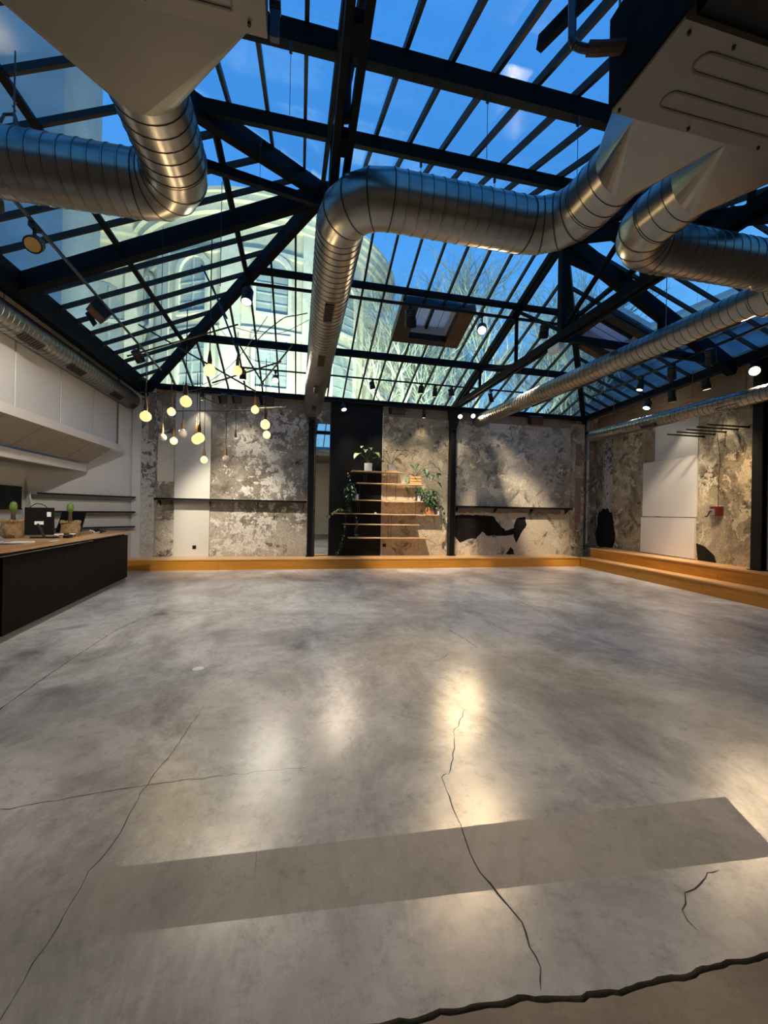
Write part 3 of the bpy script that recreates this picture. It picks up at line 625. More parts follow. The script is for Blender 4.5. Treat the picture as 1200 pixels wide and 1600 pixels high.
mb = MB(); mb.tube(bez([(1.70, 2.14, 4.435), (1.80, 2.115, 4.435), (1.95, 2.08, 4.46), (2.02, 2.0, 4.50)], 5), 0.038, 10); mb.build('insulated_pipe', 'insulation', u1_, True)
mb = MB(); mb.lathe([(0.02, -0.10), (0.09, -0.08), (0.10, 0.05), (0.05, 0.09)], (2.02, 2.02, 4.84), 14, (1, 0.2, 0.1)); mb.build('valve_motor', 'dark_metal', u1_, True)
mb = MB(); mb.tube(bez([(2.02, 1.66, 4.8), (2.06, 1.60, 4.45), (2.12, 1.62, 4.33), (2.2, 1.66, 4.5), (2.24, 1.7, 4.8)], 6), 0.022, 8); mb.build('hose', 'black', u1_, True)
beam('roof_brace', (1.66, 2.6, 4.98), (1.95, 1.5, 4.72), 0.05, 0.09, 0, 'steel')
for x in (1.95, 3.5): MB().cyl((x, 2.17, 4.2), (x, 2.17, 5.0), 0.008, 5).build('hanger_rod', 'wire', u1_)
u2_ = thing('air_handling_unit', 'beige metal air unit with a single funnel collar at upper left', 'air unit', (-0.95, 1.6, 4.13))
B((-1.78, 0.8, 4.13), (-0.21, 2.27, 4.72)).build('casing', 'unit_grey', u2_)
sq2round(u2_, -1.66, -0.32, 4.13, 4.66, 2.27, -1.03, DZ, 0.252, 2.87, 'unit_grey')
mb = MB(); pts = [(-0.75, 2.05, 4.128), (-0.42, 2.05, 4.128), (-0.38, 2.09, 4.128), (-0.38, 2.18, 4.128), (-0.75, 2.18, 4.128)]
for a, b_ in zip(pts[:-1], pts[1:]): mb.bar(a, b_, 0.01, 0.006)
mb.build('pressed_groove', 'unit_groove', u2_)
mb = MB().bar((-0.17, 2.24, 4.10), (-0.17, 2.24, 4.55), 0.03, 0.05); mb.cyl((-0.20, 2.24, 4.28), (-0.14, 2.24, 4.28), 0.03, 8); mb.build('hanger_bracket', 'dark_metal', u2_)
for x in (-0.3, -0.8): MB().cyl((x, 2.22, 4.118), (x, 2.22, 4.13), 0.01, 6).build('screw', 'black', u2_)

# ================================================================== POSTS, PIPES
def post(x, y, z0, label, w=0.17):
    o = thing('steel_column', label, 'column', (x, y, z0))
    B((x-w/2, y-0.02, z0), (x-w/2+0.03, y+0.16, 4.62)).build('flange', 'black', o); B((x+w/2-0.03, y-0.02, z0), (x+w/2, y+0.16, 4.62)).build('flange', 'black', o)
    B((x-w/2+0.03, y+0.05, z0), (x+w/2-0.03, y+0.09, 4.62)).build('web', 'black', o); B((x-w/2-0.03, y-0.05, z0), (x+w/2+0.03, y+0.18, z0+0.015)).build('base_plate', 'black', o)
    MB().prism([(x-w/2, y-0.02, 4.05), (x+w/2, y-0.02, 4.05), (x+w/2+0.12, y-0.10, 4.62), (x-w/2-0.12, y-0.10, 4.62)], (0, 0.12, 0)).build('bracket', 'black', o)
    return o
post(0.33, 11.16, 0.28, 'black steel post left of the mirror strip'); post(4.50, 11.16, 0.28, 'black steel post beside the plant shelves at centre')
o = thing('steel_column', 'wide black steel post at right edge before the stone wall', 'column', (8.65, 5.92, 0.56))
B((8.57, 5.84, 0.56), (8.60, 6.01, 4.66)).build('flange', 'black', o); B((8.71, 5.84, 0.56), (8.74, 6.01, 4.66)).build('flange', 'black', o); B((8.60, 5.90, 0.56), (8.71, 5.94, 4.66)).build('web', 'black', o)
B((8.54, 5.80, 0.56), (8.77, 6.05, 0.575)).build('base_plate', 'black', o)
o = thing('downpipe', 'grey rainwater downpipe in the back right corner', 'pipe', (9.2, 11.2, 0.5))
MB().cyl((9.18, 11.22, 3.35), (9.18, 11.22, 4.68), 0.06, 12).build('pipe', 'pipe_grey', o, True); MB().cyl((9.18, 11.22, 0.56), (9.18, 11.22, 3.35), 0.045, 12).build('lower_pipe', 'whitewash', o, True)
B((9.10, 11.14, 4.2), (9.26, 11.35, 4.26)).build('clamp', 'black', o)

# ================================================================== STEPPED BENCHES
bz = 0.28
o = thing('wooden_bench', 'long low orange timber step along the back wall', 'bench', (2, 10.9, 0))
fyb = lambda x: 10.73-0.0135*(x+4.0)
xs = [-4.35, -1.95, 0.9, 3.6, 6.2, 8.42]
for a, b_ in zip(xs[:-1], xs[1:]):
    MB().prism([(a+0.002, fyb(a), 0.0), (b_-0.002, fyb(b_), 0.0), (b_-0.002, fyb(b_)+0.03, 0.0), (a+0.002, fyb(a)+0.03, 0)], (0, 0, bz-0.032)).build('riser_board', 'bench_wood', o)
    MB().prism([(a+0.001, fyb(a)-0.015, bz-0.03), (b_-0.001, fyb(b_)-0.015, bz-0.03), (b_-0.001, WY-0.03, bz-0.03), (a+0.001, WY-0.03, bz-0.03)], (0, 0, 0.03)).build('seat_board', 'bench_top', o)
o = thing('wooden_bench', 'two tier orange timber step along the right wall', 'bench', (8.6, 7.5, 0))
fxr = lambda y: 7.93+0.097*(y-5.27)
ysr = [1.5, 4.0, 6.5, 9.0, 11.2]
for a, b_ in zip(ysr[:-1], ysr[1:]):
    for off, z0, z1, dep in ((0.0, 0.0, bz, 0.40), (0.36, bz, 2*bz, 1.2)):
        if off == 0.0 and b_ > 11: b_ = 10.58
        e0, e1 = fxr(a)+off, fxr(b_)+off
        MB().prism([(e0, a+0.002, z0), (e1, b_-0.002, z0), (e1+0.03, b_-0.002, z0), (e0+0.03, a+0.002, z0)], (0, 0, z1-z0-0.032)).build('riser_board', 'bench_wood_side', o)
        w0, w1 = (e0+0.40, e1+0.40) if off == 0 else (rx(a)-0.01, rx(b_)-0.01)
        MB().prism([(e0-0.015, a+0.001, z1-0.03), (e1-0.015, b_-0.001, z1-0.03), (w1, b_-0.001, z1-0.03), (w0, a+0.001, z1-0.03)], (0, 0, 0.03)).build('seat_board', 'bench_top', o)

# ================================================================== WALL LEDGES
def ledge(x0, x1, z, label):
    o = thing('wall_ledge', label, 'shelf', ((x0+x1)/2, WY-0.1, z))
    B((x0, WY-0.30, z-0.025), (x1, WY-0.02, z)).build('ledge_plate', 'black', o); B((x0, WY-0.30, z-0.06), (x1, WY-0.275, z)).build('front_lip', 'black', o)
    n_ = int((x1-x0)/1.3)+1
    for k in range(n_+1):
        x = x0+0.08+(x1-x0-0.16)*k/n_; MB().prism([(x-0.012, WY-0.03, z-0.03), (x-0.012, WY-0.26, z-0.03), (x-0.012, WY-0.03, z-0.20)], (0.024, 0, 0)).build('bracket', 'black', o)
ledge(-3.58, 0.22, 1.81, 'black steel wall ledge behind the hanging globe lamps'); ledge(4.62, 8.52, 1.78, 'black steel wall ledge above the torn black plaster')

# ================================================================== RECEPTION COUNTER
o = thing('reception_counter', 'long black reception counter with grey plinth and timber top', 'counter', (-3.6, 7.2, 0))
A_ = Vector((-3.2, 5.19, 0)); Bc = Vector((-3.5, 9.29, 0)); cdv = (Bc-A_).normalized(); cn = Vector((cdv.y, -cdv.x, 0))   # cn points into the hall
def cp(s_, off, z): return A_+cdv*s_+cn*off+Vector((0, 0, z))
LC = (Bc-A_).length
MB().prism([cp(0, -0.03, 0), cp(LC, -0.03, 0), cp(LC, -0.6, 0), cp(0, -0.6, 0)], (0, 0, 0.09)).build('plinth', 'plinth', o)
for k in range(3):
    MB().prism([cp(LC*k/3+0.002, 0.01, 0.09), cp(LC*(k+1)/3-0.002, 0.01, 0.09), cp(LC*(k+1)/3-0.002, -0.02, 0.09), cp(LC*k/3+0.002, -0.02, 0.09)], (0, 0, 0.88)).build('front_panel', 'counter_black', o)
MB().prism([cp(0, -0.02, 0.09), cp(0.03, -0.02, 0.09), cp(0.03, -0.6, 0.09), cp(0, -0.6, 0.09)], (0, 0, 0.88)).build('end_panel', 'counter_black', o)
MB().prism([cp(LC-0.03, -0.02, 0.09), cp(LC, -0.02, 0.09), cp(LC, -0.6, 0.09), cp(LC-0.03, -0.6, 0.09)], (0, 0, 0.88)).build('end_panel', 'counter_black', o)
MB().prism([cp(0.03, -0.05, 0.97), cp(LC-0.03, -0.05, 0.97), cp(LC-0.03, -0.6, 0.97), cp(0.03, -0.6, 0.97)], (0, 0, 0.06)).build('recess_rail', 'black', o)
tp = [cp(-0.32, -0.72, 1.03), cp(-0.30, -0.10, 1.03), cp(-0.20, 0.06, 1.03), cp(-0.05, 0.10, 1.03), cp(LC+0.05, 0.13, 1.03), cp(LC+0.05, -0.72, 1.03)]
MB().prism(tp, (0, 0, 0.032)).build('worktop', 'counter_wood', o)
for s_ in (1.0, 1.4, 1.8, 2.4, 3.0, 3.6): MB().lathe([(0.03, 0), (0.03, 0.012)], cp(s_, 0.02, 1.012), 10).build('downlight', 'plinth', o)
CT = 1.063
# things on the counter
def sit(nm, lab, cat, x, y, z=CT): return thing(nm, lab, cat, (x, y, z))
o = sit('desk_monitor', 'black monitor seen from behind with white stickers on counter', 'monitor', -3.66, 6.95)
cx, cy = -3.66, 6.95
MB().prism([(cx-0.30, cy-0.06, CT+0.05), (cx+0.02, cy+0.05, CT+0.05), (cx+0.02, cy+0.05, CT+0.46), (cx-0.30, cy-0.06, CT+0.46)], (0.012, -0.04, 0)).build('shell', 'plastic', o)
B((cx-0.25, cy-0.04, CT), (cx+0.06, cy+0.10, CT+0.015)).build('foot', 'plastic', o); MB().bar((cx-0.05, cy-0.06, CT+0.01), (cx-0.14, cy-0.05, CT+0.22), 0.035, 0.02).build('stand_arm', 'dark_metal', o)
MB().bar((cx-0.18, cy-0.066, CT+0.23), (cx-0.08, cy-0.034, CT+0.23), 0.006, 0.05).build('sticker', 'label_white', o); MB().bar((cx-0.045, cy-0.022, CT+0.36), (cx-0.0, cy-0.005, CT+0.36), 0.006, 0.07).build('sticker', 'label_white', o)
MB().tube(bez([(cx-0.28, cy, CT+0.46), (cx-0.2, cy+0.02, CT+0.52), (cx-0.1, cy+0.03, CT+0.49), (cx-0.08, cy+0.05, CT+0.44)], 5), 0.006, 5).build('cable', 'black', o)
o = sit('monitor', 'dark tilted screen behind the paper bag plant on counter', 'monitor', -3.72, 7.7)
MB().prism([(-3.95, 7.62, CT+0.05), (-3.62, 7.72, CT+0.05), (-3.56, 7.76, CT+0.40), (-3.88, 7.67, CT+0.40)], (-0.01, 0.03, 0)).build('screen', 'screen', o); B((-3.86, 7.66, CT), (-3.66, 7.80, CT+0.02)).build('foot', 'plastic', o)
MB().bar((-3.76, 7.73, CT), (-3.75, 7.73, CT+0.2), 0.04, 0.02).build('stand_arm', 'plastic', o)
def bagplant(x, y, lab, sc=1.0):
    o = sit('potted_cactus', lab, 'plant', x, y)
    mb = MB(); n_ = 20; prof = [(0.10, 0), (0.125, 0.05), (0.13, 0.12), (0.12, 0.20), (0.135, 0.235), (0.128, 0.25), (0.112, 0.215)]; vs = []
    for r_, z in prof:
        for i in range(n_): th = 2*PI*i/n_; q = r_*sc*(1+0.07*math.sin(5*th+z*30)+random.uniform(-0.07, 0.07)); vs.append((x+q*math.cos(th), y+q*math.sin(th), CT+z*sc+(random.uniform(-0.018, 0.018) if z else 0)))
    mb.add(vs, [(j*n_+i, j*n_+(i+1) % n_, (j+1)*n_+(i+1) % n_, (j+1)*n_+i) for j in range(len(prof)-1) for i in range(n_)]+[tuple(range(n_-1, -1, -1))]); mb.build('paper_bag', 'paper_bag', o, True)
    MB().lathe([(0.115*sc, 0.18*sc), (0.10*sc, 0.19*sc)], (x, y, CT), 14).build('soil', 'joint_dirt', o)
    MB().lathe([(0.028, 0.18), (0.030, 0.28), (0.026, 0.36), (0.020, 0.40)], (x-0.01, y, CT), 10).build('stem', 'rust_and_lit_brown', o, True)
    MB().lathe([(0.020, 0.38), (0.045, 0.42), (0.050, 0.48), (0.034, 0.53), (0.005, 0.545)], (x-0.01, y, CT), 12).build('cactus_pad', 'cactus', o, True)
bagplant(-3.60, 7.36, 'small green cactus in a crumpled paper bag near counter end'); bagplant(-4.14, 6.95, 'green plant in paper bag half hidden behind the black monitor', 1.1)
for k, (x, y, dx, dy, dz, mat, lab, cat) in enumerate(((-3.50, 5.95, 0.21, 0.30, 0.02, 'paper', 'stack of white paper sheets at near counter end', 'papers'), (-3.78, 5.80, 0.24, 0.32, 0.03, 'ext_pale', 'pale blue folder on counter beside white papers', 'folder'))):
    o = thing('paper_stack' if k == 0 else 'folder', lab, cat, (x, y, CT))
    for j in range(3): MB().prism([(x-dx/2+0.01*j, y-dy/2-0.01*j, CT+dz*j/3), (x+dx/2+0.01*j, y-dy/2+0.01*j, CT+dz*j/3), (x+dx/2-0.005*j, y+dy/2+0.01*j, CT+dz*j/3), (x-dx/2, y+dy/2, CT+dz*j/3)], (0, 0, dz/3-0.001)).build('sheet', mat, o)
for x, y, lab in ((-3.46, 7.02, 'tangle of black cables on counter between monitor and cactus'), (-3.62, 8.35, 'black and white desk clutter by the counter far end')):
    o = thing('cable_tangle', lab, 'cables', (x, y, CT))
    for j in range(4):
        pts = [(x+random.uniform(-0.12, 0.12), y+random.uniform(-0.16, 0.16), CT+random.uniform(0.01, 0.07)) for _ in range(5)]; MB().tube(bez(pts, 4), 0.010, 5).build('cable', 'black' if j < 3 else 'label_white', o)
    B((x-0.05, y-0.05, CT), (x+0.03, y+0.06, CT+0.05)).build('adapter', 'plastic', o)
o = thing('paper_note', 'small white note lying near the front edge of the counter', 'note', (-3.32, 6.35, CT)); B((-3.36, 6.30, CT), (-3.28, 6.42, CT+0.003)).build('sheet', 'paper', o)
# wall screen behind the counter
o = thing('wall_screen', 'black flat screen on the left wall behind counter', 'screen', (-5.32, 8.4, 1.5))
B((-5.33, 7.9, 1.49), (-5.27, 9.05, 1.92)).build('panel', 'screen', o); B((-5.35, 8.2, 1.6), (-5.33, 8.7, 1.8)).build('bracket', 'plastic', o); B((-5.275, 7.88, 1.47), (-5.265, 9.07, 1.49)).build('bezel', 'plastic', o)
# display rack across the corner
o = thing('display_rack', 'white display rack with three dark edged ledges behind counter', 'rack', tuple(dg(1.1, 0.05, 0)))
MB().prism([dg(0.02, 0.005, 0.75), dg(2.20, 0.005, 0.75), dg(2.20, 0.005, 2.15), dg(0.02, 0.005, 2.15)], dn*0.02).build('back_board', 'white_wall', o)
MB().prism([dg(0.0, 0.02, 1.35), dg(0.0, 0.30, 1.50), dg(0.0, 0.22, 1.80), dg(0.0, 0.02, 2.17)], dv*0.02).build('side_board', 'shelf_white', o)
for z in (1.80, 1.43, 1.07):
    MB().prism([dg(0.03, 0.025, z-0.10), dg(0.03, 0.24, z-0.015), dg(0.03, 0.24, z), dg(0.03, 0.025, z)], dv*2.2).build('ledge', 'plinth', o)
    MB().bar(dg(0.12, 0.245, z+0.005), dg(2.23, 0.245, z+0.005), 0.012, 0.035).build('edge_strip', 'black', o)

# ================================================================== SPOTLIGHTS
def spot(mount, aim, label, r=0.08, L=0.24, drop=0.20, power=0, size=70, col=(1.0, 0.80, 0.56), lens='lamp_warm', group=None, blend=0.7):
    mt = Vector(mount); d = (Vector(aim)-mt).normalized()
    o = thing('spotlight', label, 'spotlight', mount, group)
    c_ = mt-Vector((0, 0, drop))
    B(mt-Vector((0.03, 0.06, 0.045)), mt+Vector((0.03, 0.06, 0.01))).build('track_adapter', 'black', o)
    sd = d.cross(Vector((0, 0, 1))); sd = sd.normalized() if sd.length > 1e-3 else Vector((1, 0, 0))
    MB().bar(mt-Vector((0, 0, 0.04))+sd*0.0, c_+Vector((0, 0, r*0.6)), 0.03, 0.02).build('arm', 'black', o)
    bo = MB().lathe([(r*0.75, -L*0.55), (r*0.9, -L*0.5), (r*0.9, 0.0), (r, 0.02), (r, L*0.45)], c_, 16, d).build('body', 'black', o, True)
    for k in range(3): MB().lathe([(r*0.97, -L*0.45+k*0.035), (r*0.97, -L*0.45+k*0.035+0.012)], c_, 16, d).build('fin', 'dark_metal', bo)
    MB().lathe([(r*0.82, L*0.452), (r*0.82, L*0.458)], c_, 16, d).build('lens', lens if power else 'amber', o)
    if power:
        ld = bpy.data.lights.new('spot_lamp', 'SPOT'); ld.energy = power*SPOT_GAIN; ld.color = col; ld.spot_size = math.radians(size); ld.spot_blend = blend; ld.shadow_soft_size = r*0.8
        lo = bpy.data.objects.new('spot_lamp', ld); COL.objects.link(lo); lo.parent = o
        lo.location = (c_+d*(L*0.46+0.02))-mt; lo.rotation_euler = d.to_track_quat('-Z', 'Y').to_euler()
    return o
def rail(name, P, Q, label, w=0.03, h=0.03, mat='black'):
    o = thing(name, label, 'track', P); MB().bar(P, Q, w, h).build('rail', mat, o)
    for k in (0.02, 0.98): MB().bar(Vector(P).lerp(Vector(Q), k)-Vector((0, 0, 0.02)), Vector(P).lerp(Vector(Q), k)+Vector((0, 0, 0.02)), w*1.3, w*1.3).build('end_cap', 'black', o)
    return o
rail('lighting_track', (-1.15, 7.80, 5.78), (6.0, 7.80, 5.78), 'black lighting track under the upper purlin of back glass slope', 0.04, 0.05)
rail('lighting_track', (-1.5, 10.4, 5.08), (6.6, 10.4, 5.08), 'black lighting track low across the back glass slope', 0.035, 0.035)
rail('lighting_track', (-2.78, 3.9, 4.58), (-3.0, 9.55, 4.58), 'thin steel lighting rod below the left glass slope', 0.03, 0.03, 'dark_metal')
rail('lighting_track', (7.25, 4.4, 4.66), (7.45, 9.0, 4.66), 'black lighting track below the right glass slope', 0.04, 0.04)
rail('lighting_track', (8.30, 4.0, 4.56), (8.80, 10.8, 4.56), 'black lighting track along the right eave', 0.035, 0.035)
rail('lighting_track', (-2.7, 11.12, 4.62), (8.8, 11.12, 4.62), 'black lighting track along top of the back wall', 0.035, 0.03)
WM = (1.0, 0.83, 0.62); NW = (1.0, 0.90, 0.76)
PW = 1.0
# upper track
spot((-1.0, 7.80, 5.77), (-1.4, 6.0, 0), 'bright spotlight beside the left hip rafter above globe lamps', 0.105, 0.28, 0.24, 520, 85, NW, 'lamp_white')
spot((2.17, 7.80, 5.77), (3.3, 11.3, 0.7), 'large spotlight hanging in front of the roof window', 0.115, 0.34, 0.28, 1900, 36, WM, 'lamp_white')
spot((3.74, 7.80, 5.77), (0.8, 1.5, 0.0), 'glaring spotlight right of the roof window', 0.10, 0.26, 0.30, 1000, 44, (1.0, 0.74, 0.44))
spot((5.21, 7.80, 5.77), (6.6, 11.3, 0.8), 'spotlight in a box yoke right of the centre truss', 0.105, 0.26, 0.20, 1900, 42, WM, 'lamp_white')
# lower back track
spot((-0.62, 10.4, 5.06), (-0.7, 4.0, 0.0), 'bright spotlight just left of the middle duct end', 0.085, 0.22, 0.20, 220, 85, NW, 'lamp_white')
spot((-1.40, 10.4, 5.06), (-1.6, 11.3, 0.9), 'small spotlight behind the globe lamp rods', 0.08, 0.22, 0.18, 160, 75, NW, 'lamp_white')
spot((0.66, 10.4, 5.06), (-0.8, 11.3, 1.0), 'slim dark spotlight right beside the middle duct', 0.07, 0.22, 0.2, 260, 70, WM, 'lamp_dim')
spot((1.87, 10.4, 5.06), (3.0, 11.3, 0.8), 'tilted spotlight above the tall black panel', 0.075, 0.20, 0.16, 200, 60, WM)
spot((3.22, 10.4, 5.06), (3.2, 11.3, 0.7), 'left spotlight of the three above the plant shelves', 0.08, 0.20, 0.16, 140, 56, WM, 'lamp_dim')
spot((3.62, 10.4, 5.06), (3.7, 11.3, 0.7), 'slim middle spotlight of three above the plant shelves', 0.065, 0.24, 0.20, 140, 56, WM, 'lamp_dim')
spot((4.10, 10.4, 5.06), (5.4, 11.3, 0.9), 'right spotlight of the three above the plant shelves', 0.08, 0.20, 0.16, 140, 66, WM, 'lamp_dim')
spot((5.30, 10.4, 5.06), (6.8, 11.3, 0.9), 'slim dark spotlight under the truss right of centre post', 0.065, 0.26, 0.22, 140, 70, WM, 'lamp_dim')
# left rod
spot((-2.79, 4.30, 4.56), (-5.0, 8.9, 1.5), 'dark spotlight cut by the left picture edge', 0.09, 0.22, 0.2, 480, 64, NW, 'lamp_white')
spot((-2.82, 4.97, 4.56), (-2.35, 3.6, 3.6), 'unlit spotlight with amber lens facing the camera at left', 0.085, 0.20, 0.20, 0)
spot((-2.96, 8.20, 4.56), (-1.5, 11.3, 0.9), 'lit spotlight at the far end of left lighting rod', 0.085, 0.22, 0.20, 1100, 54, NW, 'lamp_white')
# top of back wall
spot((-2.50, 11.12, 4.60), (-2.75, 11.33, 1.6), 'small dark spotlight on the wall top above the white panel', 0.05, 0.18, 0.14, 25, 75, WM, 'lamp_dim')
spot((1.19, 11.12, 4.60), (2.0, 8.8, 0), 'lit spotlight at the top of the black panel', 0.08, 0.18, 0.14, 340, 95, WM)
spot((3.55, 11.12, 4.60), (3.5, 11.33, 2.0), 'small box spotlight on the wall top above the plants', 0.055, 0.2, 0.18, 15, 75, WM, 'lamp_dim')
spot((4.66, 11.10, 4.60), (3.2, 4.0, 0), 'left one of two bright spotlights at the centre post top', 0.075, 0.16, 0.14, 230, 95, (1.0, 0.74, 0.44), 'lamp_white')
spot((5.02, 11.0, 4.60), (4.4, 4.2, 0), 'right one of two bright spotlights by the duct end', 0.075, 0.16, 0.12, 230, 95, (1.0, 0.74, 0.44), 'lamp_white')
# right
spot((7.38, 7.42, 4.64), (6.4, 7.8, 0), 'small lit spotlight on right track nearest the corner', 0.07, 0.22, 0.18, 480, 90, WM)
spot((7.34, 6.63, 4.64), (9.2, 8.3, 1.4), 'dark spotlight in the middle of the right track', 0.08, 0.26, 0.18, 320, 48, WM, 'lamp_dim')
spot((7.30, 5.82, 4.64), (8.95, 6.75, 1.7), 'large dark spotlight on the right track near camera', 0.09, 0.28, 0.16, 420, 44, (1.0, 0.70, 0.38), 'lamp_dim')
spot((8.62, 8.45, 4.54), (6.6, 8.2, 0), 'lit white spotlight on the right eave track', 0.09, 0.18, 0.16, 400, 85, NW, 'lamp_white')
spot((8.58, 7.74, 4.54), (9.2, 7.9, 2.0), 'dark spotlight on the right eave track beside lit one', 0.085, 0.24, 0.16, 60, 60, WM, 'lamp_dim')
spot((8.50, 6.87, 4.54), (9.0, 6.8, 1.9), 'dark spotlight on right eave track above the thin duct', 0.085, 0.22, 0.14, 80, 60, WM, 'lamp_dim')
spot((8.44, 5.90, 4.54), (2.6, 1.8, 0.6), 'glaring warm spotlight at the right picture edge', 0.10, 0.2, 0.16, 340, 85, (1.0, 0.74, 0.44))
# floodlight and boxy fittings
def boxlamp(mount, aim, label, w, h, dpt, power, size=90, wing=True):
    mt = Vector(mount); d = (Vector(aim)-mt).normalized(); o = thing('floodlight', label, 'floodlight', mount); c_ = mt-Vector((0, 0, 0.16))
    MB().bar(c_-d*dpt/2, c_+d*dpt/2, w, h).build('body', 'black', o); MB().bar(c_+d*dpt/2, c_+d*(dpt/2+0.006), w*0.85, h*0.8).build('lens', 'rust_and_lit_brown' if not power else 'lamp_white', o)
    MB().bar(mt, c_, 0.03, 0.02).build('arm', 'black', o)
    if wing:
        sd = d.cross(Vector((0, 0, 1))).normalized(); MB().bar(c_+d*dpt*0.5+sd*w*0.5, c_+d*dpt*0.9+sd*w*0.7, 0.01, h).build('barn_door', 'black', o)
    return o
boxlamp((-2.89, 6.55, 4.56), (-4.2, 5.6, 2.6), 'square black floodlight hanging from the left lighting rod', 0.26, 0.24, 0.14, 0)
boxlamp((-1.95, 11.05, 4.62), (-1.95, 10, 3.9), 'left black projector fitting on the back wall top', 0.14, 0.20, 0.2, 0)
boxlamp((-1.62, 11.05, 4.62), (-1.3, 10, 4.0), 'round black projector fitting beside the left one', 0.20, 0.18, 0.2, 0)
boxlamp((-0.85, 11.05, 4.62), (-0.7, 10, 4.2), 'black fitting with a flap on the back wall top left of duct', 0.30, 0.22, 0.2, 0)
boxlamp((2.72, 11.05, 4.60), (2.75, 10, 4.3), 'wide flat black speaker box above the shelf wall', 0.42, 0.18, 0.2, 0)
boxlamp((7.14, 11.05, 4.64), (7.0, 10, 4.2), 'black speaker box on wall top above the right ledge', 0.40, 0.24, 0.22, 0)

o = thing('emergency_light', 'small white emergency light box under the centre truss chord', 'emergency light', (4.5, 6.35, 4.55))
B((4.44, 6.20, 4.52), (4.56, 6.52, 4.60)).build('housing', 'label_white', o); B((4.45, 6.21, 4.50), (4.55, 6.51, 4.52)).build('diffuser', 'paper', o); MB().cyl((4.5, 6.36, 4.59), (4.5, 6.36, 4.66), 0.012, 6).build('bracket', 'black', o)

# ================================================================== GLOBE CHANDELIER
ch = thing('rod_chandelier', 'sculptural chandelier of crossed black rods with hanging globe bulbs', 'chandelier', (-1.1, 5.6, 3.9))
rods = [((-2.35, 6.5, 4.25), (-0.53, 5.1, 3.0)), ((-2.3, 6.0, 3.6), (-0.80, 5.4, 3.93)), ((-1.20, 5.7, 4.6), (-0.73, 5.1, 3.40)), ((-0.11, 5.2, 3.66), (-0.55, 5.7, 3.25)),
        ((-1.3, 5.7, 3.04), (-0.88, 5.6, 2.86)), ((-0.53, 5.5, 2.9), (-0.18, 5.3, 2.88)), ((-1.80, 6.45, 3.0), (-0.68, 6.0, 2.98)), ((-1.18, 5.8, 3.27), (-0.26, 5.6, 3.58)), ((-0.85, 5.8, 3.85), (-0.49, 5.6, 3.25)),
        ((-1.27, 5.5, 4.68), (-0.90, 5.2, 3.9))]
for a, b_ in rods: MB().cyl(a, b_, 0.011, 6).build('rod', 'black', ch)
for a, b_ in (((-1.45, 6.3, 3.35), (-0.4, 5.0, 3.9)), ((-2.3, 6.3, 3.2), (-0.6, 5.5, 3.45)), ((-1.2, 5.6, 4.1), (-0.3, 5.3, 3.4)), ((-0.9, 5.4, 3.9), (0.1, 5.4, 4.1))):
    a = Vector(a); b_ = Vector(b_); MB().tube(bez([a, a.lerp(b_, 0.33)-Vector((0, 0, 0.12)), a.lerp(b_, 0.66)-Vector((0, 0, 0.14)), b_], 6), 0.004, 4).build('loose_cable', 'black', ch)
MB().cyl((-1.06, 5.6, 4.5), (-1.06, 5.6, 5.88), 0.005, 5).build('hanging_wire', 'black', ch); MB().cyl((-1.95, 6.2, 4.0), (-1.95, 6.2, 5.55), 0.004, 5).build('hanging_wire', 'black', ch)
bulbs = [(-1.62, 4.71, 2.53, 1, 0.45), (-1.80, 6.20, 2.93, 1, 0.35), (-1.13, 4.35, 2.63, 1, 0.75), (-0.85, 4.06, 2.87, 2, 1.1), (-0.76, 5.15, 3.25, 1, 0.3), (-0.63, 5.95, 2.98, 1, 0.3), (-0.40, 4.90, 2.56, 2, 0.6), (-0.48, 6.17, 2.67, 2, 0.7),
         (-1.92, 6.23, 2.56, 0, 0.45), (-1.92, 6.76, 2.60, 2, 0.5), (-1.51, 5.69, 2.54, 0, 0.5), (-1.12, 4.89, 2.36, 1, 0.75), (-1.18, 5.02, 2.36, 1, 0.6), (-1.52, 6.97, 2.35, 2, 0.9), (-1.12, 6.58, 2.33, 0, 0.85), (-1.13, 7.59, 2.79, 0, 0.5)]
for x, y, z, k, L in bulbs:
    p = thing('pendant', None, None, (x, y, z)); p.parent = ch; p.location = Vector((x, y, z))-ch.location
    R = 0.056
    prof = [(0.018, R*1.15)]+[(R*math.sin(PI*j/9), R*math.cos(PI*j/9)) for j in range(1, 10)]
    MB().lathe(prof[::-1], (x, y, z), 14).build('bulb', ('bulb_off', 'bulb_lit', 'bulb_yellow')[k], p, True)
    MB().lathe([(0.020, R*1.05), (0.021, 0.10), (0.014, 0.15), (0.006, 0.20)], (x, y, z), 10).build('socket', 'copper', p, True)
    MB().cyl((x, y, z+0.18), (x, y, z+0.18+L), 0.005, 5).build('cable', 'black', p)
for k, (x, y, z) in enumerate(((-1.2, 5.0, 2.6), (-0.6, 5.4, 2.8), (-1.7, 6.2, 2.7))):
    ld = bpy.data.lights.new('bulb_lamp', 'POINT'); ld.energy = 25; ld.color = (1.0, 0.70, 0.36); ld.shadow_soft_size = 0.06
    lo = bpy.data.objects.new('bulb_lamp', ld); COL.objects.link(lo); lo.parent = ch; lo.location = Vector((x, y, z))-ch.location

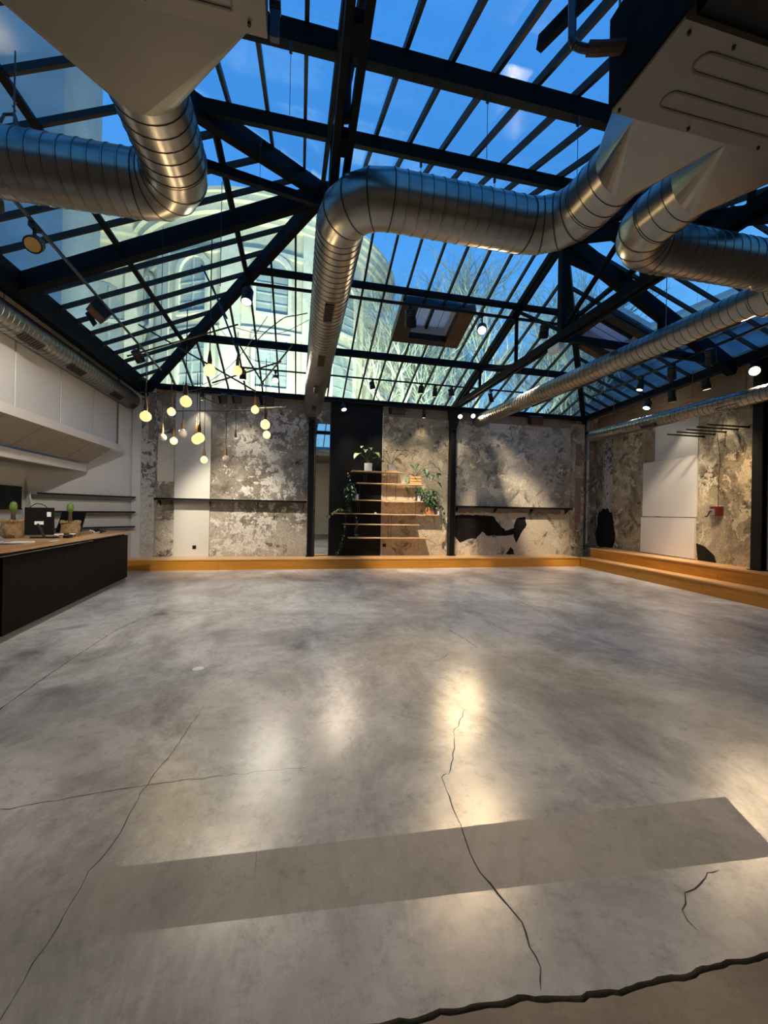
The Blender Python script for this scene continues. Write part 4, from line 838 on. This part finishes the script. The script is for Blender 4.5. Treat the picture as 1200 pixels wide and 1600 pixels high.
# ================================================================== PLANT SHELVES
sh = thing('wall_shelving', 'stepped light timber shelves with thin rods on black and plaster wall', 'shelf', (2.5, 11.1, 0.8))
planks = [(1.45, 2.88, 2.70), (1.59, 3.56, 2.365), (1.51, 3.53, 1.885), (0.92, 4.05, 1.50), (1.23, 3.43, 1.205), (1.39, 3.70, 0.82)]
for x0, x1, z in planks: B((x0, 10.98, z-0.025), (x1, 11.29, z)).build('shelf_board', 'shelf_wood', sh)
for x, z0, z1 in ((1.80, 2.365, 2.675), (2.75, 2.365, 2.675), (1.68, 1.50, 2.34), (2.72, 1.885, 2.34), (3.32, 1.50, 2.34), (1.62, 1.50, 1.86), (2.52, 0.82, 1.475), (2.60, 0.82, 1.475), (2.45, 1.885, 2.675), (1.86, 2.365, 2.675)):
    MB().cyl((x, 11.04, z0), (x, 11.04, z1), 0.006, 6).build('support_rod', 'dark_metal', sh)
def leafmesh(mb, base, d, L, w, droop=0.25, n_=4, lobes=False):
    base = Vector(base); d = Vector(d).normalized(); sd = d.cross(Vector((0, 0, 1)));  sd = sd.normalized() if sd.length > 1e-3 else Vector((1, 0, 0)); upn = sd.cross(d)
    vs = []; fs = []
    for k in range(n_+1):
        t_ = k/n_; c_ = base+d*L*t_-Vector((0, 0, droop*L*t_*t_)); ww = w*math.sin(PI*min(1, 0.12+0.88*t_)**0.8)*(0.6 if lobes and k % 2 else 1)
        vs += [c_+sd*ww/2+upn*0.12*ww, c_, c_-sd*ww/2+upn*0.12*ww]
        if k: o_ = 3*k; fs += [(o_-3, o_-2, o_+1, o_), (o_-2, o_-1, o_+2, o_+1)]
    mb.add(vs, fs); return mb
def pot(o, x, y, z, r, h, mat, taper=0.85):
    MB().lathe([(r*taper, 0), (r, h), (r*0.9, h), (r*0.88, h*0.85), (0.01, h*0.85)], (x, y, z), 16).build('pot', mat, o, True)
    MB().lathe([(r*0.88, h*0.84), (0.01, h*0.88)], (x, y, z), 12).build('soil', 'joint_dirt', o)
PY = 11.10
# big leaf plant in ribbed white pot
o = thing('potted_plant', 'broad leaved plant in tall white pot on top shelf', 'plant', (1.92, PY, 2.70)); pot(o, 1.92, PY, 2.70, 0.115, 0.22, 'pot_white', 0.95)
for k, (dx, dz, L, w, mt) in enumerate(((-0.42, 0.38, 0.34, 0.20, 'leaf_pale'), (0.25, 0.44, 0.30, 0.20, 'leaf_pale'), (0.05, 0.62, 0.24, 0.14, 'leaf'), (-0.12, 0.55, 0.26, 0.16, 'leaf'), (0.38, 0.30, 0.28, 0.15, 'leaf'), (-0.25, 0.70, 0.20, 0.12, 'leaf_pale'))):
    b_ = Vector((1.92, PY, 2.90)); tp_ = b_+Vector((dx*0.6, -0.06+0.03*k, dz*0.7)); MB().tube(bez([b_, b_.lerp(tp_, 0.5)+Vector((0, 0, 0.05)), tp_], 4), 0.007, 5).build('stalk', 'stem', o)
    leafmesh(MB(), tp_, (dx*0.6, -0.3, dz*0.35), L, w, 0.9, 5).build('leaf', mt, o)
o = thing('potted_plant', 'leggy dark leaved plant in low white bowl on top shelf', 'plant', (2.58, PY, 2.70)); B((2.42, PY-0.1, 2.70), (2.74, PY+0.1, 2.745)).build('tray', 'crate_wood', o); pot(o, 2.58, PY, 2.745, 0.13, 0.16, 'pot_white', 0.65)
for k, (dx, dz) in enumerate(((-0.38, 0.30), (-0.18, 0.45), (0.18, 0.50), (0.42, 0.52), (0.30, 0.38), (-0.30, 0.12))):
    b_ = Vector((2.58, PY, 2.88)); tp_ = b_+Vector((dx*0.85, -0.05, dz*0.85)); MB().tube(bez([b_, b_.lerp(tp_, 0.5)+Vector((0, 0, 0.06)), tp_], 4), 0.006, 5).build('stalk', 'stem', o)
    leafmesh(MB(), tp_, (dx, -0.25, 0.1), 0.22, 0.15, 0.5, 4).build('leaf', 'leaf', o)
o = thing('potted_plant', 'split leaf climbing plant in small timber crate on second shelf', 'plant', (3.29, PY, 2.365))
for zz in (2.37, 2.45, 2.53):
    MB().box((3.12, PY-0.12, zz), (3.46, PY-0.10, zz+0.065)).build('crate_slat', 'crate_wood', o); MB().box((3.12, PY+0.10, zz), (3.46, PY+0.12, zz+0.065)).build('crate_slat', 'crate_wood', o)
B((3.12, PY-0.10, 2.37), (3.14, PY+0.10, 2.58)).build('crate_end', 'crate_wood', o); B((3.44, PY-0.10, 2.37), (3.46, PY+0.10, 2.58)).build('crate_end', 'crate_wood', o); B((3.14, PY-0.10, 2.37), (3.44, PY+0.10, 2.56)).build('soil', 'joint_dirt', o)
for k, (dx, dz) in enumerate(((-0.18, 0.42), (0.10, 0.45), (0.34, 0.30), (0.55, 0.50), (0.72, 0.38), (0.62, 0.10), (0.80, 0.18), (0.76, -0.10), (-0.28, 0.02), (-0.10, 0.10), (0.45, 0.20))):
    b_ = Vector((3.29, PY, 2.56)); tp_ = b_+Vector((dx*0.9, -0.04, dz*0.9)); MB().tube(bez([b_, b_.lerp(tp_, 0.5)+Vector((0, 0, 0.10)), tp_], 4), 0.005, 5).build('stalk', 'stem', o)
    leafmesh(MB(), tp_, (random.uniform(-0.4, 0.5), -0.3, -0.35), 0.22, 0.17, 0.3, 6, True).build('leaf', 'leaf', o)
def bush(o, x, y, z, rx_, ry_, rz_, n_, L, w, mat='leaf'):
    mb = MB()
    for k in range(n_):
        a = random.uniform(0, 2*PI); zz = random.uniform(-1, 1); q = math.sqrt(1-zz*zz)*random.uniform(0.55, 1)
        p_ = Vector((x+rx_*q*math.cos(a), y+ry_*q*math.sin(a), z+rz_*zz)); leafmesh(mb, p_, (math.cos(a)*q+random.uniform(-0.3, 0.3), math.sin(a)*q-0.2, random.uniform(-0.6, 0.4)), L*random.uniform(0.7, 1.2), w, 0.5, 3)
    f = mb.build('foliage', mat, o); f['kind'] = 'stuff'; return f
def vine(o, pts, n_, L=0.07, w=0.05, mat='leaf'):
    P = bez(pts, 8); MB().tube(P, 0.004, 4).build('vine_stem', 'stem', o); mb = MB()
    for k in range(n_):
        p_ = P[random.randrange(len(P))]; leafmesh(mb, p_, (random.uniform(-1, 1), random.uniform(-0.8, 0.2), random.uniform(-0.8, 0.3)), L, w, 0.4, 3)
    f = mb.build('vine_leaves', mat, o); f['kind'] = 'stuff'
o = thing('potted_plant', 'trailing green plant in small white pot at left of third shelf', 'plant', (1.58, PY, 1.885)); pot(o, 1.60, PY-0.02, 1.885, 0.06, 0.15, 'pot_white')
bush(o, 1.42, PY-0.06, 2.08, 0.17, 0.10, 0.24, 90, 0.09, 0.06); vine(o, [(1.55, PY, 2.03), (1.42, PY-0.12, 2.0), (1.36, PY-0.15, 1.8), (1.40, PY-0.15, 1.56)], 60, 0.09, 0.06)
vine(o, [(1.5, PY, 2.1), (1.40, PY-0.14, 2.4), (1.34, PY-0.1, 2.62)], 8, 0.05, 0.03)
o = thing('trailing_plant', 'pale trailing vine lying over left end of the longest shelf', 'plant', (1.1, PY, 1.50)); pot(o, 1.22, PY+0.06, 1.50, 0.05, 0.08, 'black')
vine(o, [(1.22, PY+0.05, 1.60), (1.1, PY-0.1, 1.62), (0.95, PY-0.14, 1.52), (0.84, PY-0.16, 1.42)], 26, 0.07, 0.04, 'leaf_pale'); vine(o, [(1.3, PY, 1.58), (1.55, PY-0.16, 1.45), (1.60, PY-0.16, 1.2), (1.55, PY-0.16, 0.95), (1.70, PY-0.16, 0.9)], 30, 0.07, 0.05)
vine(o, [(1.28, PY, 1.57), (1.28, PY-0.16, 1.2), (1.22, PY-0.16, 0.8), (1.12, PY-0.2, 0.52), (1.05, PY-0.2, 0.40)], 36, 0.07, 0.05)
o = thing('potted_plant', 'dense dark green bush in small white pot at right of third shelf', 'plant', (3.42, PY, 1.885)); pot(o, 3.42, PY-0.05, 1.885, 0.055, 0.15, 'pot_white'); bush(o, 3.50, PY-0.04, 2.16, 0.16, 0.12, 0.12, 60, 0.10, 0.06)
o = thing('potted_plant', 'dark leafy bush in terracotta pot at right end of longest shelf', 'plant', (3.75, PY, 1.50)); pot(o, 3.75, PY, 1.50, 0.13, 0.20, 'terracotta', 0.8); bush(o, 3.80, PY-0.05, 1.96, 0.24, 0.14, 0.26, 150, 0.12, 0.07); vine(o, [(3.85, PY, 1.75), (4.1, PY-0.14, 1.72), (4.2, PY-0.15, 1.5), (4.12, PY-0.15, 1.25), (4.02, PY-0.15, 1.15)], 40, 0.09, 0.06)
o = thing('small_card', 'small white card with red mark standing beside terracotta pot', 'card', (4.02, 11.03, 1.50)); B((3.985, 11.02, 1.50), (4.035, 11.03, 1.72)).build('card', 'label_white', o); B((3.995, 11.015, 1.60), (4.025, 11.02, 1.66)).build('red_mark', 'red_paint', o)
o = thing('ceramic_cup', 'tiny white cup on the longest shelf before black panel', 'cup', (2.13, 11.05, 1.50)); MB().lathe([(0.02, 0), (0.028, 0.04), (0.024, 0.04), (0.018, 0.01)], (2.13, 11.05, 1.50), 12).build('bowl', 'pot_white', o, True); MB().tube([(2.155, 11.05, 1.53), (2.175, 11.05, 1.52), (2.155, 11.05, 1.508)], 0.004, 5).build('handle', 'pot_white', o)

# ================================================================== RIGHT WALL THINGS
o = thing('rod_coat_rack', 'five black rods jutting from the right wall in a row', 'wall rods', (rx(6.85), 6.85, 3.4))
for y in (7.36, 7.09, 6.83, 6.57, 6.33):
    b_ = Vector((rx(y), y, 3.41)); MB().cyl(b_, b_+rn*0.80+Vector((0, 0.10, 0.05)), 0.018, 7).build('rod', 'black', o); MB().cyl(b_, b_+rn*0.02, 0.026, 10).build('rosette', 'black', o)
o = thing('hand_crank_box', 'red metal crank box with a cable on the right stone wall', 'crank box', (rx(6.95), 6.95, 1.6))
c0 = Vector((rx(6.95), 6.95, 1.70)); along = Vector((0.14, 1, 0)).normalized()
MB().bar(c0-along*0.10+rn*0.06, c0+along*0.10+rn*0.06, 0.12, 0.20).build('box', 'red_paint', o)
MB().bar(c0-along*0.02+rn*0.125+Vector((0, 0, -0.02)), c0+along*0.10+rn*0.125+Vector((0, 0, -0.02)), 0.02, 0.14).build('cover_plate', 'pipe_grey', o)
MB().tube([c0+along*0.04+rn*0.13, c0+along*0.05+rn*0.17, c0+along*0.12+rn*0.17+Vector((0, 0, -0.12)), c0+along*0.16+rn*0.19+Vector((0, 0, -0.12))], 0.012, 6).build('crank_handle', 'black', o)
MB().cyl(c0+along*0.03+rn*0.08-Vector((0, 0, 0.09)), c0+along*0.03+rn*0.08-Vector((0, 0, 0.26)), 0.014, 6).build('drain_pipe', 'pipe_grey', o)
MB().tube(bez([c0+rn*0.03+Vector((0, 0, 0.1)), c0+rn*0.03+Vector((0, 0, 0.7)), c0+rn*0.03-along*0.03+Vector((0, 0, 1.1)), c0+rn*0.03+along*0.05+Vector((0, 0, 1.7))], 6), 0.006, 5).build('cable', 'rust_and_lit_brown', o)

# ================================================================== OUTSIDE
o = B((-90, 11.9, -1.2), (90, 120, -1.0)).build('ground', 'ext_ground'); tag(o, None, None, None, 'structure')
# domed rotunda with cornice and windows
RC = Vector((-2.2, 31.2, -1)); RR = 8.3
ro = thing('rotunda_building', 'pale stone rotunda with cornice and tall windows beyond the roof', 'building', tuple(RC))
def rcyl(nm, r0, z0, r1, z1, mat, seg=72): return MB().cyl(RC+Vector((0, 0, z0)), RC+Vector((0, 0, z1)), r0, seg, r1).build(nm, mat, ro, True)
rcyl('drum_wall', RR, 0, RR, 18.9, 'ext_stone')
for z0, z1, r in ((8.2, 8.5, 0.20), (8.5, 8.75, 0.35), (12.3, 12.55, 0.15), (16.6, 16.85, 0.18), (18.2, 18.5, 0.35), (18.5, 18.9, 0.6), (18.9, 19.25, 0.85), (19.25, 19.45, 1.0)): rcyl('cornice', RR+r, z0, RR+r, z1, 'ext_trim')
rcyl('roof', RR+0.6, 19.45, 2.0, 22.5, 'ext_roof')
def rwin(th, z0, z1, w, arch):
    n_ = Vector((math.sin(th), -math.cos(th), 0)); s_ = Vector((math.cos(th), math.sin(th), 0)); c_ = RC+n_*(RR+0.02)
    pts = [(-w/2, z0), (w/2, z0), (w/2, z1)]
    if arch: pts += [(w/2*math.cos(PI*k/8), z1+w/2*math.sin(PI*k/8)) for k in range(1, 8)]
    pts += [(-w/2, z1)]
    wn = MB().prism([c_-n_*0.35+s_*a+Vector((0, 0, b_)) for a, b_ in pts], n_*0.38).build('window', 'ext_glass', ro)
    out_ = [(a*1.22, z0-0.15 if b_ == z0 else b_+(0.25 if b_ >= z1 else 0)) for a, b_ in pts]; mb = MB(); n2 = len(pts)
    for i in range(n2):
        j = (i+1) % n2; q = [c_+s_*pts[i][0]+Vector((0, 0, pts[i][1])), c_+s_*pts[j][0]+Vector((0, 0, pts[j][1])), c_+s_*out_[j][0]+Vector((0, 0, out_[j][1])), c_+s_*out_[i][0]+Vector((0, 0, out_[i][1]))]; mb.prism(q, n_*0.2)
    mb.build('surround', 'ext_trim', wn)
    MB().bar(c_+n_*0.06+Vector((0, 0, z0)), c_+n_*0.06+Vector((0, 0, z1+(w/2 if arch else 0))), 0.09, 0.06, s_).build('mullion', 'ext_sash', wn)
    for k in range(1, 4):
        z = z0+(z1-z0)*k/4; MB().bar(c_+n_*0.06-s_*w/2+Vector((0, 0, z)), c_+n_*0.06+s_*w/2+Vector((0, 0, z)), 0.06, 0.07).build('glazing_bar', 'ext_sash', wn)
for k in range(-4, 5):
    th = math.radians(4+k*30); rwin(th, 9.3, 12.0, 1.7, False); rwin(th, 13.4, 15.6, 1.7, True); rwin(th, 3.6, 6.6, 1.7, False)
    th2 = th+math.radians(15); n_ = Vector((math.sin(th2), -math.cos(th2), 0)); s_ = Vector((math.cos(th2), math.sin(th2), 0)); c_ = RC+n_*(RR-0.1)
    MB().prism([c_-s_*0.55+Vector((0, 0, 8.7)), c_+s_*0.55+Vector((0, 0, 8.7)), c_+s_*0.55+Vector((0, 0, 18.2)), c_-s_*0.55+Vector((0, 0, 18.2))], n_*0.3).build('pilaster', 'ext_trim', ro)
# flat stone wing on the left
wg = thing('stone_wing', 'flat pale stone church wing with arched windows at left', 'building', (-11.5, 27.5, -1))
B((-17.0, 26.8, -1), (-5.6, 36, 17.4)).build('wall', 'ext_stone', wg)
for z0, z1, d in ((16.2, 16.5, 0.2), (17.4, 17.8, 0.35), (17.8, 18.2, 0.6), (18.2, 18.5, 0.8), (12.6, 12.8, 0.15)): B((-17.0-d, 26.8-d, z0), (-5.6, 27.2, z1)).build('cornice', 'ext_trim', wg)
for x in (-15.2, -11.6, -8.2):
    pts = [(-1.0, 7.5), (1.0, 7.5), (1.0, 14.0)]+[(math.cos(PI*k/8), 14.0+math.sin(PI*k/8)) for k in range(1, 8)]+[(-1.0, 14.0)]
    wn = MB().prism([(x+a, 26.74, b_) for a, b_ in pts], (0, 0.3, 0)).build('window', 'ext_glass', wg)
    for a in (-0.33, 0.33): B((x+a-0.05, 26.68, 7.5), (x+a+0.05, 26.75, 14.7)).build('mullion', 'ext_sash', wn)
for x in (-16.4, -13.4, -9.9, -6.5): B((x-0.5, 26.6, -1), (x+0.5, 26.9, 16.2)).build('pilaster', 'ext_trim', wg)
# plain tall block, far left
tb = thing('grey_tower_block', 'tall plain blue grey building close by at far left', 'building', (-12, 15, -1))
MB().prism([(-8.3, 16.1, -1), (-17.0, 12.0, -1), (-21, 18, -1), (-9.5, 21.5, -1)], (0, 0, 44)).build('wall', 'ext_grey', tb)
for k in range(3):
    a = Vector((-8.3, 16.1, 0)).lerp(Vector((-17, 12, 0)), 0.2+0.27*k); d = Vector((-8.7, -4.1, 0)).normalized(); n_ = Vector((0.426, -0.905, 0))
    for z in (7, 11, 15): MB().prism([a+Vector((0, 0, z)), a+d*1.1+Vector((0, 0, z)), a+d*1.1+Vector((0, 0, z+1.9)), a+Vector((0, 0, z+1.9))], n_*0.05).build('window', 'ext_glass', tb)
MB().prism([(-8.2, 16.0, 43), (-17.2, 11.8, 43), (-21.2, 18.2, 43), (-9.3, 21.8, 43)], (0, 0, 0.5)).build('parapet', 'ext_pale', tb)
# apartment block on the right
ap = thing('apartment_block', 'pale apartment block with rows of windows beyond right glass slope', 'building', (27, 16, -1))
MB().prism([(20.5, 24.0, -1), (23.5, 9.0, -1), (36, 11, -1), (34, 27, -1)], (0, 0, 14.6)).build('wall', 'ext_pale', ap)
Pa = Vector((20.5, 24.0, 0)); Pb = Vector((23.5, 9.0, 0)); dA = (Pb-Pa).normalized(); nA = Vector((dA.y, -dA.x, 0)); nA = nA if nA.x < 0 else -nA
for k in range(9):
    for z in (3.6, 7.0, 10.4):
        a = Pa+dA*(0.8+1.6*k)+Vector((0, 0, z)); wn = MB().prism([a, a+dA*0.85, a+dA*0.85+Vector((0, 0, 2.0)), a+Vector((0, 0, 2.0))], nA*0.04).build('window', 'ext_glass', ap)
        for q in (0, 0.85): MB().bar(a+dA*q+nA*0.03, a+dA*q+nA*0.03+Vector((0, 0, 2.0)), 0.14, 0.1, nA).build('jamb', 'ext_trim', wn)
for z in (2.9, 6.3, 9.7, 13.1): MB().bar(Pa+nA*0.1+Vector((0, 0, z)), Pb+nA*0.1+Vector((0, 0, z)), 0.3, 0.25).build('string_course', 'ext_trim', ap)
nb = thing('neighbour_roof', 'dark blue sloping roof of the neighbouring house at right', 'roof', (14, 14, 0))
MB().prism([(11.2, 2, 4.2), (11.2, 22, 4.2), (15.5, 22, 8.6), (15.5, 2, 8.6)], (0, 0, -0.2)).build('roof_slope', 'ext_roof', nb); B((11.0, 2, -1), (11.3, 22, 4.3)).build('wall', 'ext_grey', nb); B((15.2, 2, 8.4), (15.8, 22, 8.8)).build('ridge', 'ext_roof', nb)
# bare trees
def tree(x, y, h, lab, seed):
    rnd = random.Random(seed); o = thing('bare_tree', lab, 'tree', (x, y, -1)); tr_ = MB(); br = MB()
    def grow(p, d, L, r, lev):
        n_ = 3
        for k in range(n_):
            d2 = (d+Vector((rnd.uniform(-0.18, 0.18), rnd.uniform(-0.18, 0.18), rnd.uniform(-0.05, 0.12)))).normalized(); q = p+d2*L/n_; (tr_ if lev < 2 else br).cyl(p, q, r*(1-0.22*k/n_), 5 if lev < 2 else 3, r*(1-0.22*(k+1)/n_), False); p, d = q, d2
            if lev < 5 and (k > 0 or lev > 0):
                for _ in range(2 if lev < 4 else 1):
                    a = rnd.uniform(0, 2*PI); sp_ = rnd.uniform(0.5, 0.95); s_ = Vector((math.cos(a), math.sin(a), 0.15)); grow(p, (d+s_*sp_).normalized(), L*rnd.uniform(0.5, 0.72), r*0.52, lev+1)
    grow(Vector((x, y, -1)), Vector((0, 0, 1)), h*0.52, h*0.018, 0)
    tr_.build('trunk', 'bark', o); b_ = br.build('branches', 'bark', o); b_['kind'] = 'stuff'
tree(5.6, 22.5, 15, 'bare tree left of the others beyond the back wall', 3); tree(9.0, 19.8, 13.5, 'bare tree in the middle beyond the back wall', 5); tree(13.0, 20.5, 14, 'bare tree at the right beyond the back wall', 9); tree(8.4, 26, 15, 'far bare tree between two nearer bare trees', 12)
# unseen floodlights added in the yard to brighten the facades and trees
for k, (x, y, aim, pw) in enumerate(((1.5, 15.5, (-2, 27, 11), 11000), (-5.0, 15.5, (-8, 27, 11), 8000), (7.5, 14.5, (7.5, 24, 9), 8000))):
    ft = thing('added_floodlight', ('unseen added floodlight washing the rotunda front', 'unseen added floodlight washing the stone wing', 'unseen added floodlight washing the bare trees')[k], 'floodlight', (x, y, -1.0))
    MB().cyl((x, y, -1), (x, y, 1.0), 0.05, 8).build('pole', 'black', ft); d = (Vector(aim)-Vector((x, y, 1.1))).normalized(); c_ = Vector((x, y, 1.12)); MB().bar(c_-d*0.1, c_+d*0.1, 0.4, 0.3).build('body', 'black', ft); MB().bar(c_+d*0.1, c_+d*0.11, 0.36, 0.26).build('lens', 'lamp_white', ft)
    ld = bpy.data.lights.new('added_flood_lamp', 'SPOT'); ld.energy = pw; ld.color = ((0.97, 1.0, 0.74), (0.90, 1.0, 0.80), (0.80, 1.0, 0.88))[k]; ld.spot_size = math.radians(110); ld.spot_blend = 0.8; ld.shadow_soft_size = 0.2
    lo = bpy.data.objects.new('added_flood_lamp', ld); COL.objects.link(lo); lo.parent = ft; lo.location = c_+d*0.2-Vector((x, y, -1.0)); lo.rotation_euler = d.to_track_quat('-Z', 'Y').to_euler()
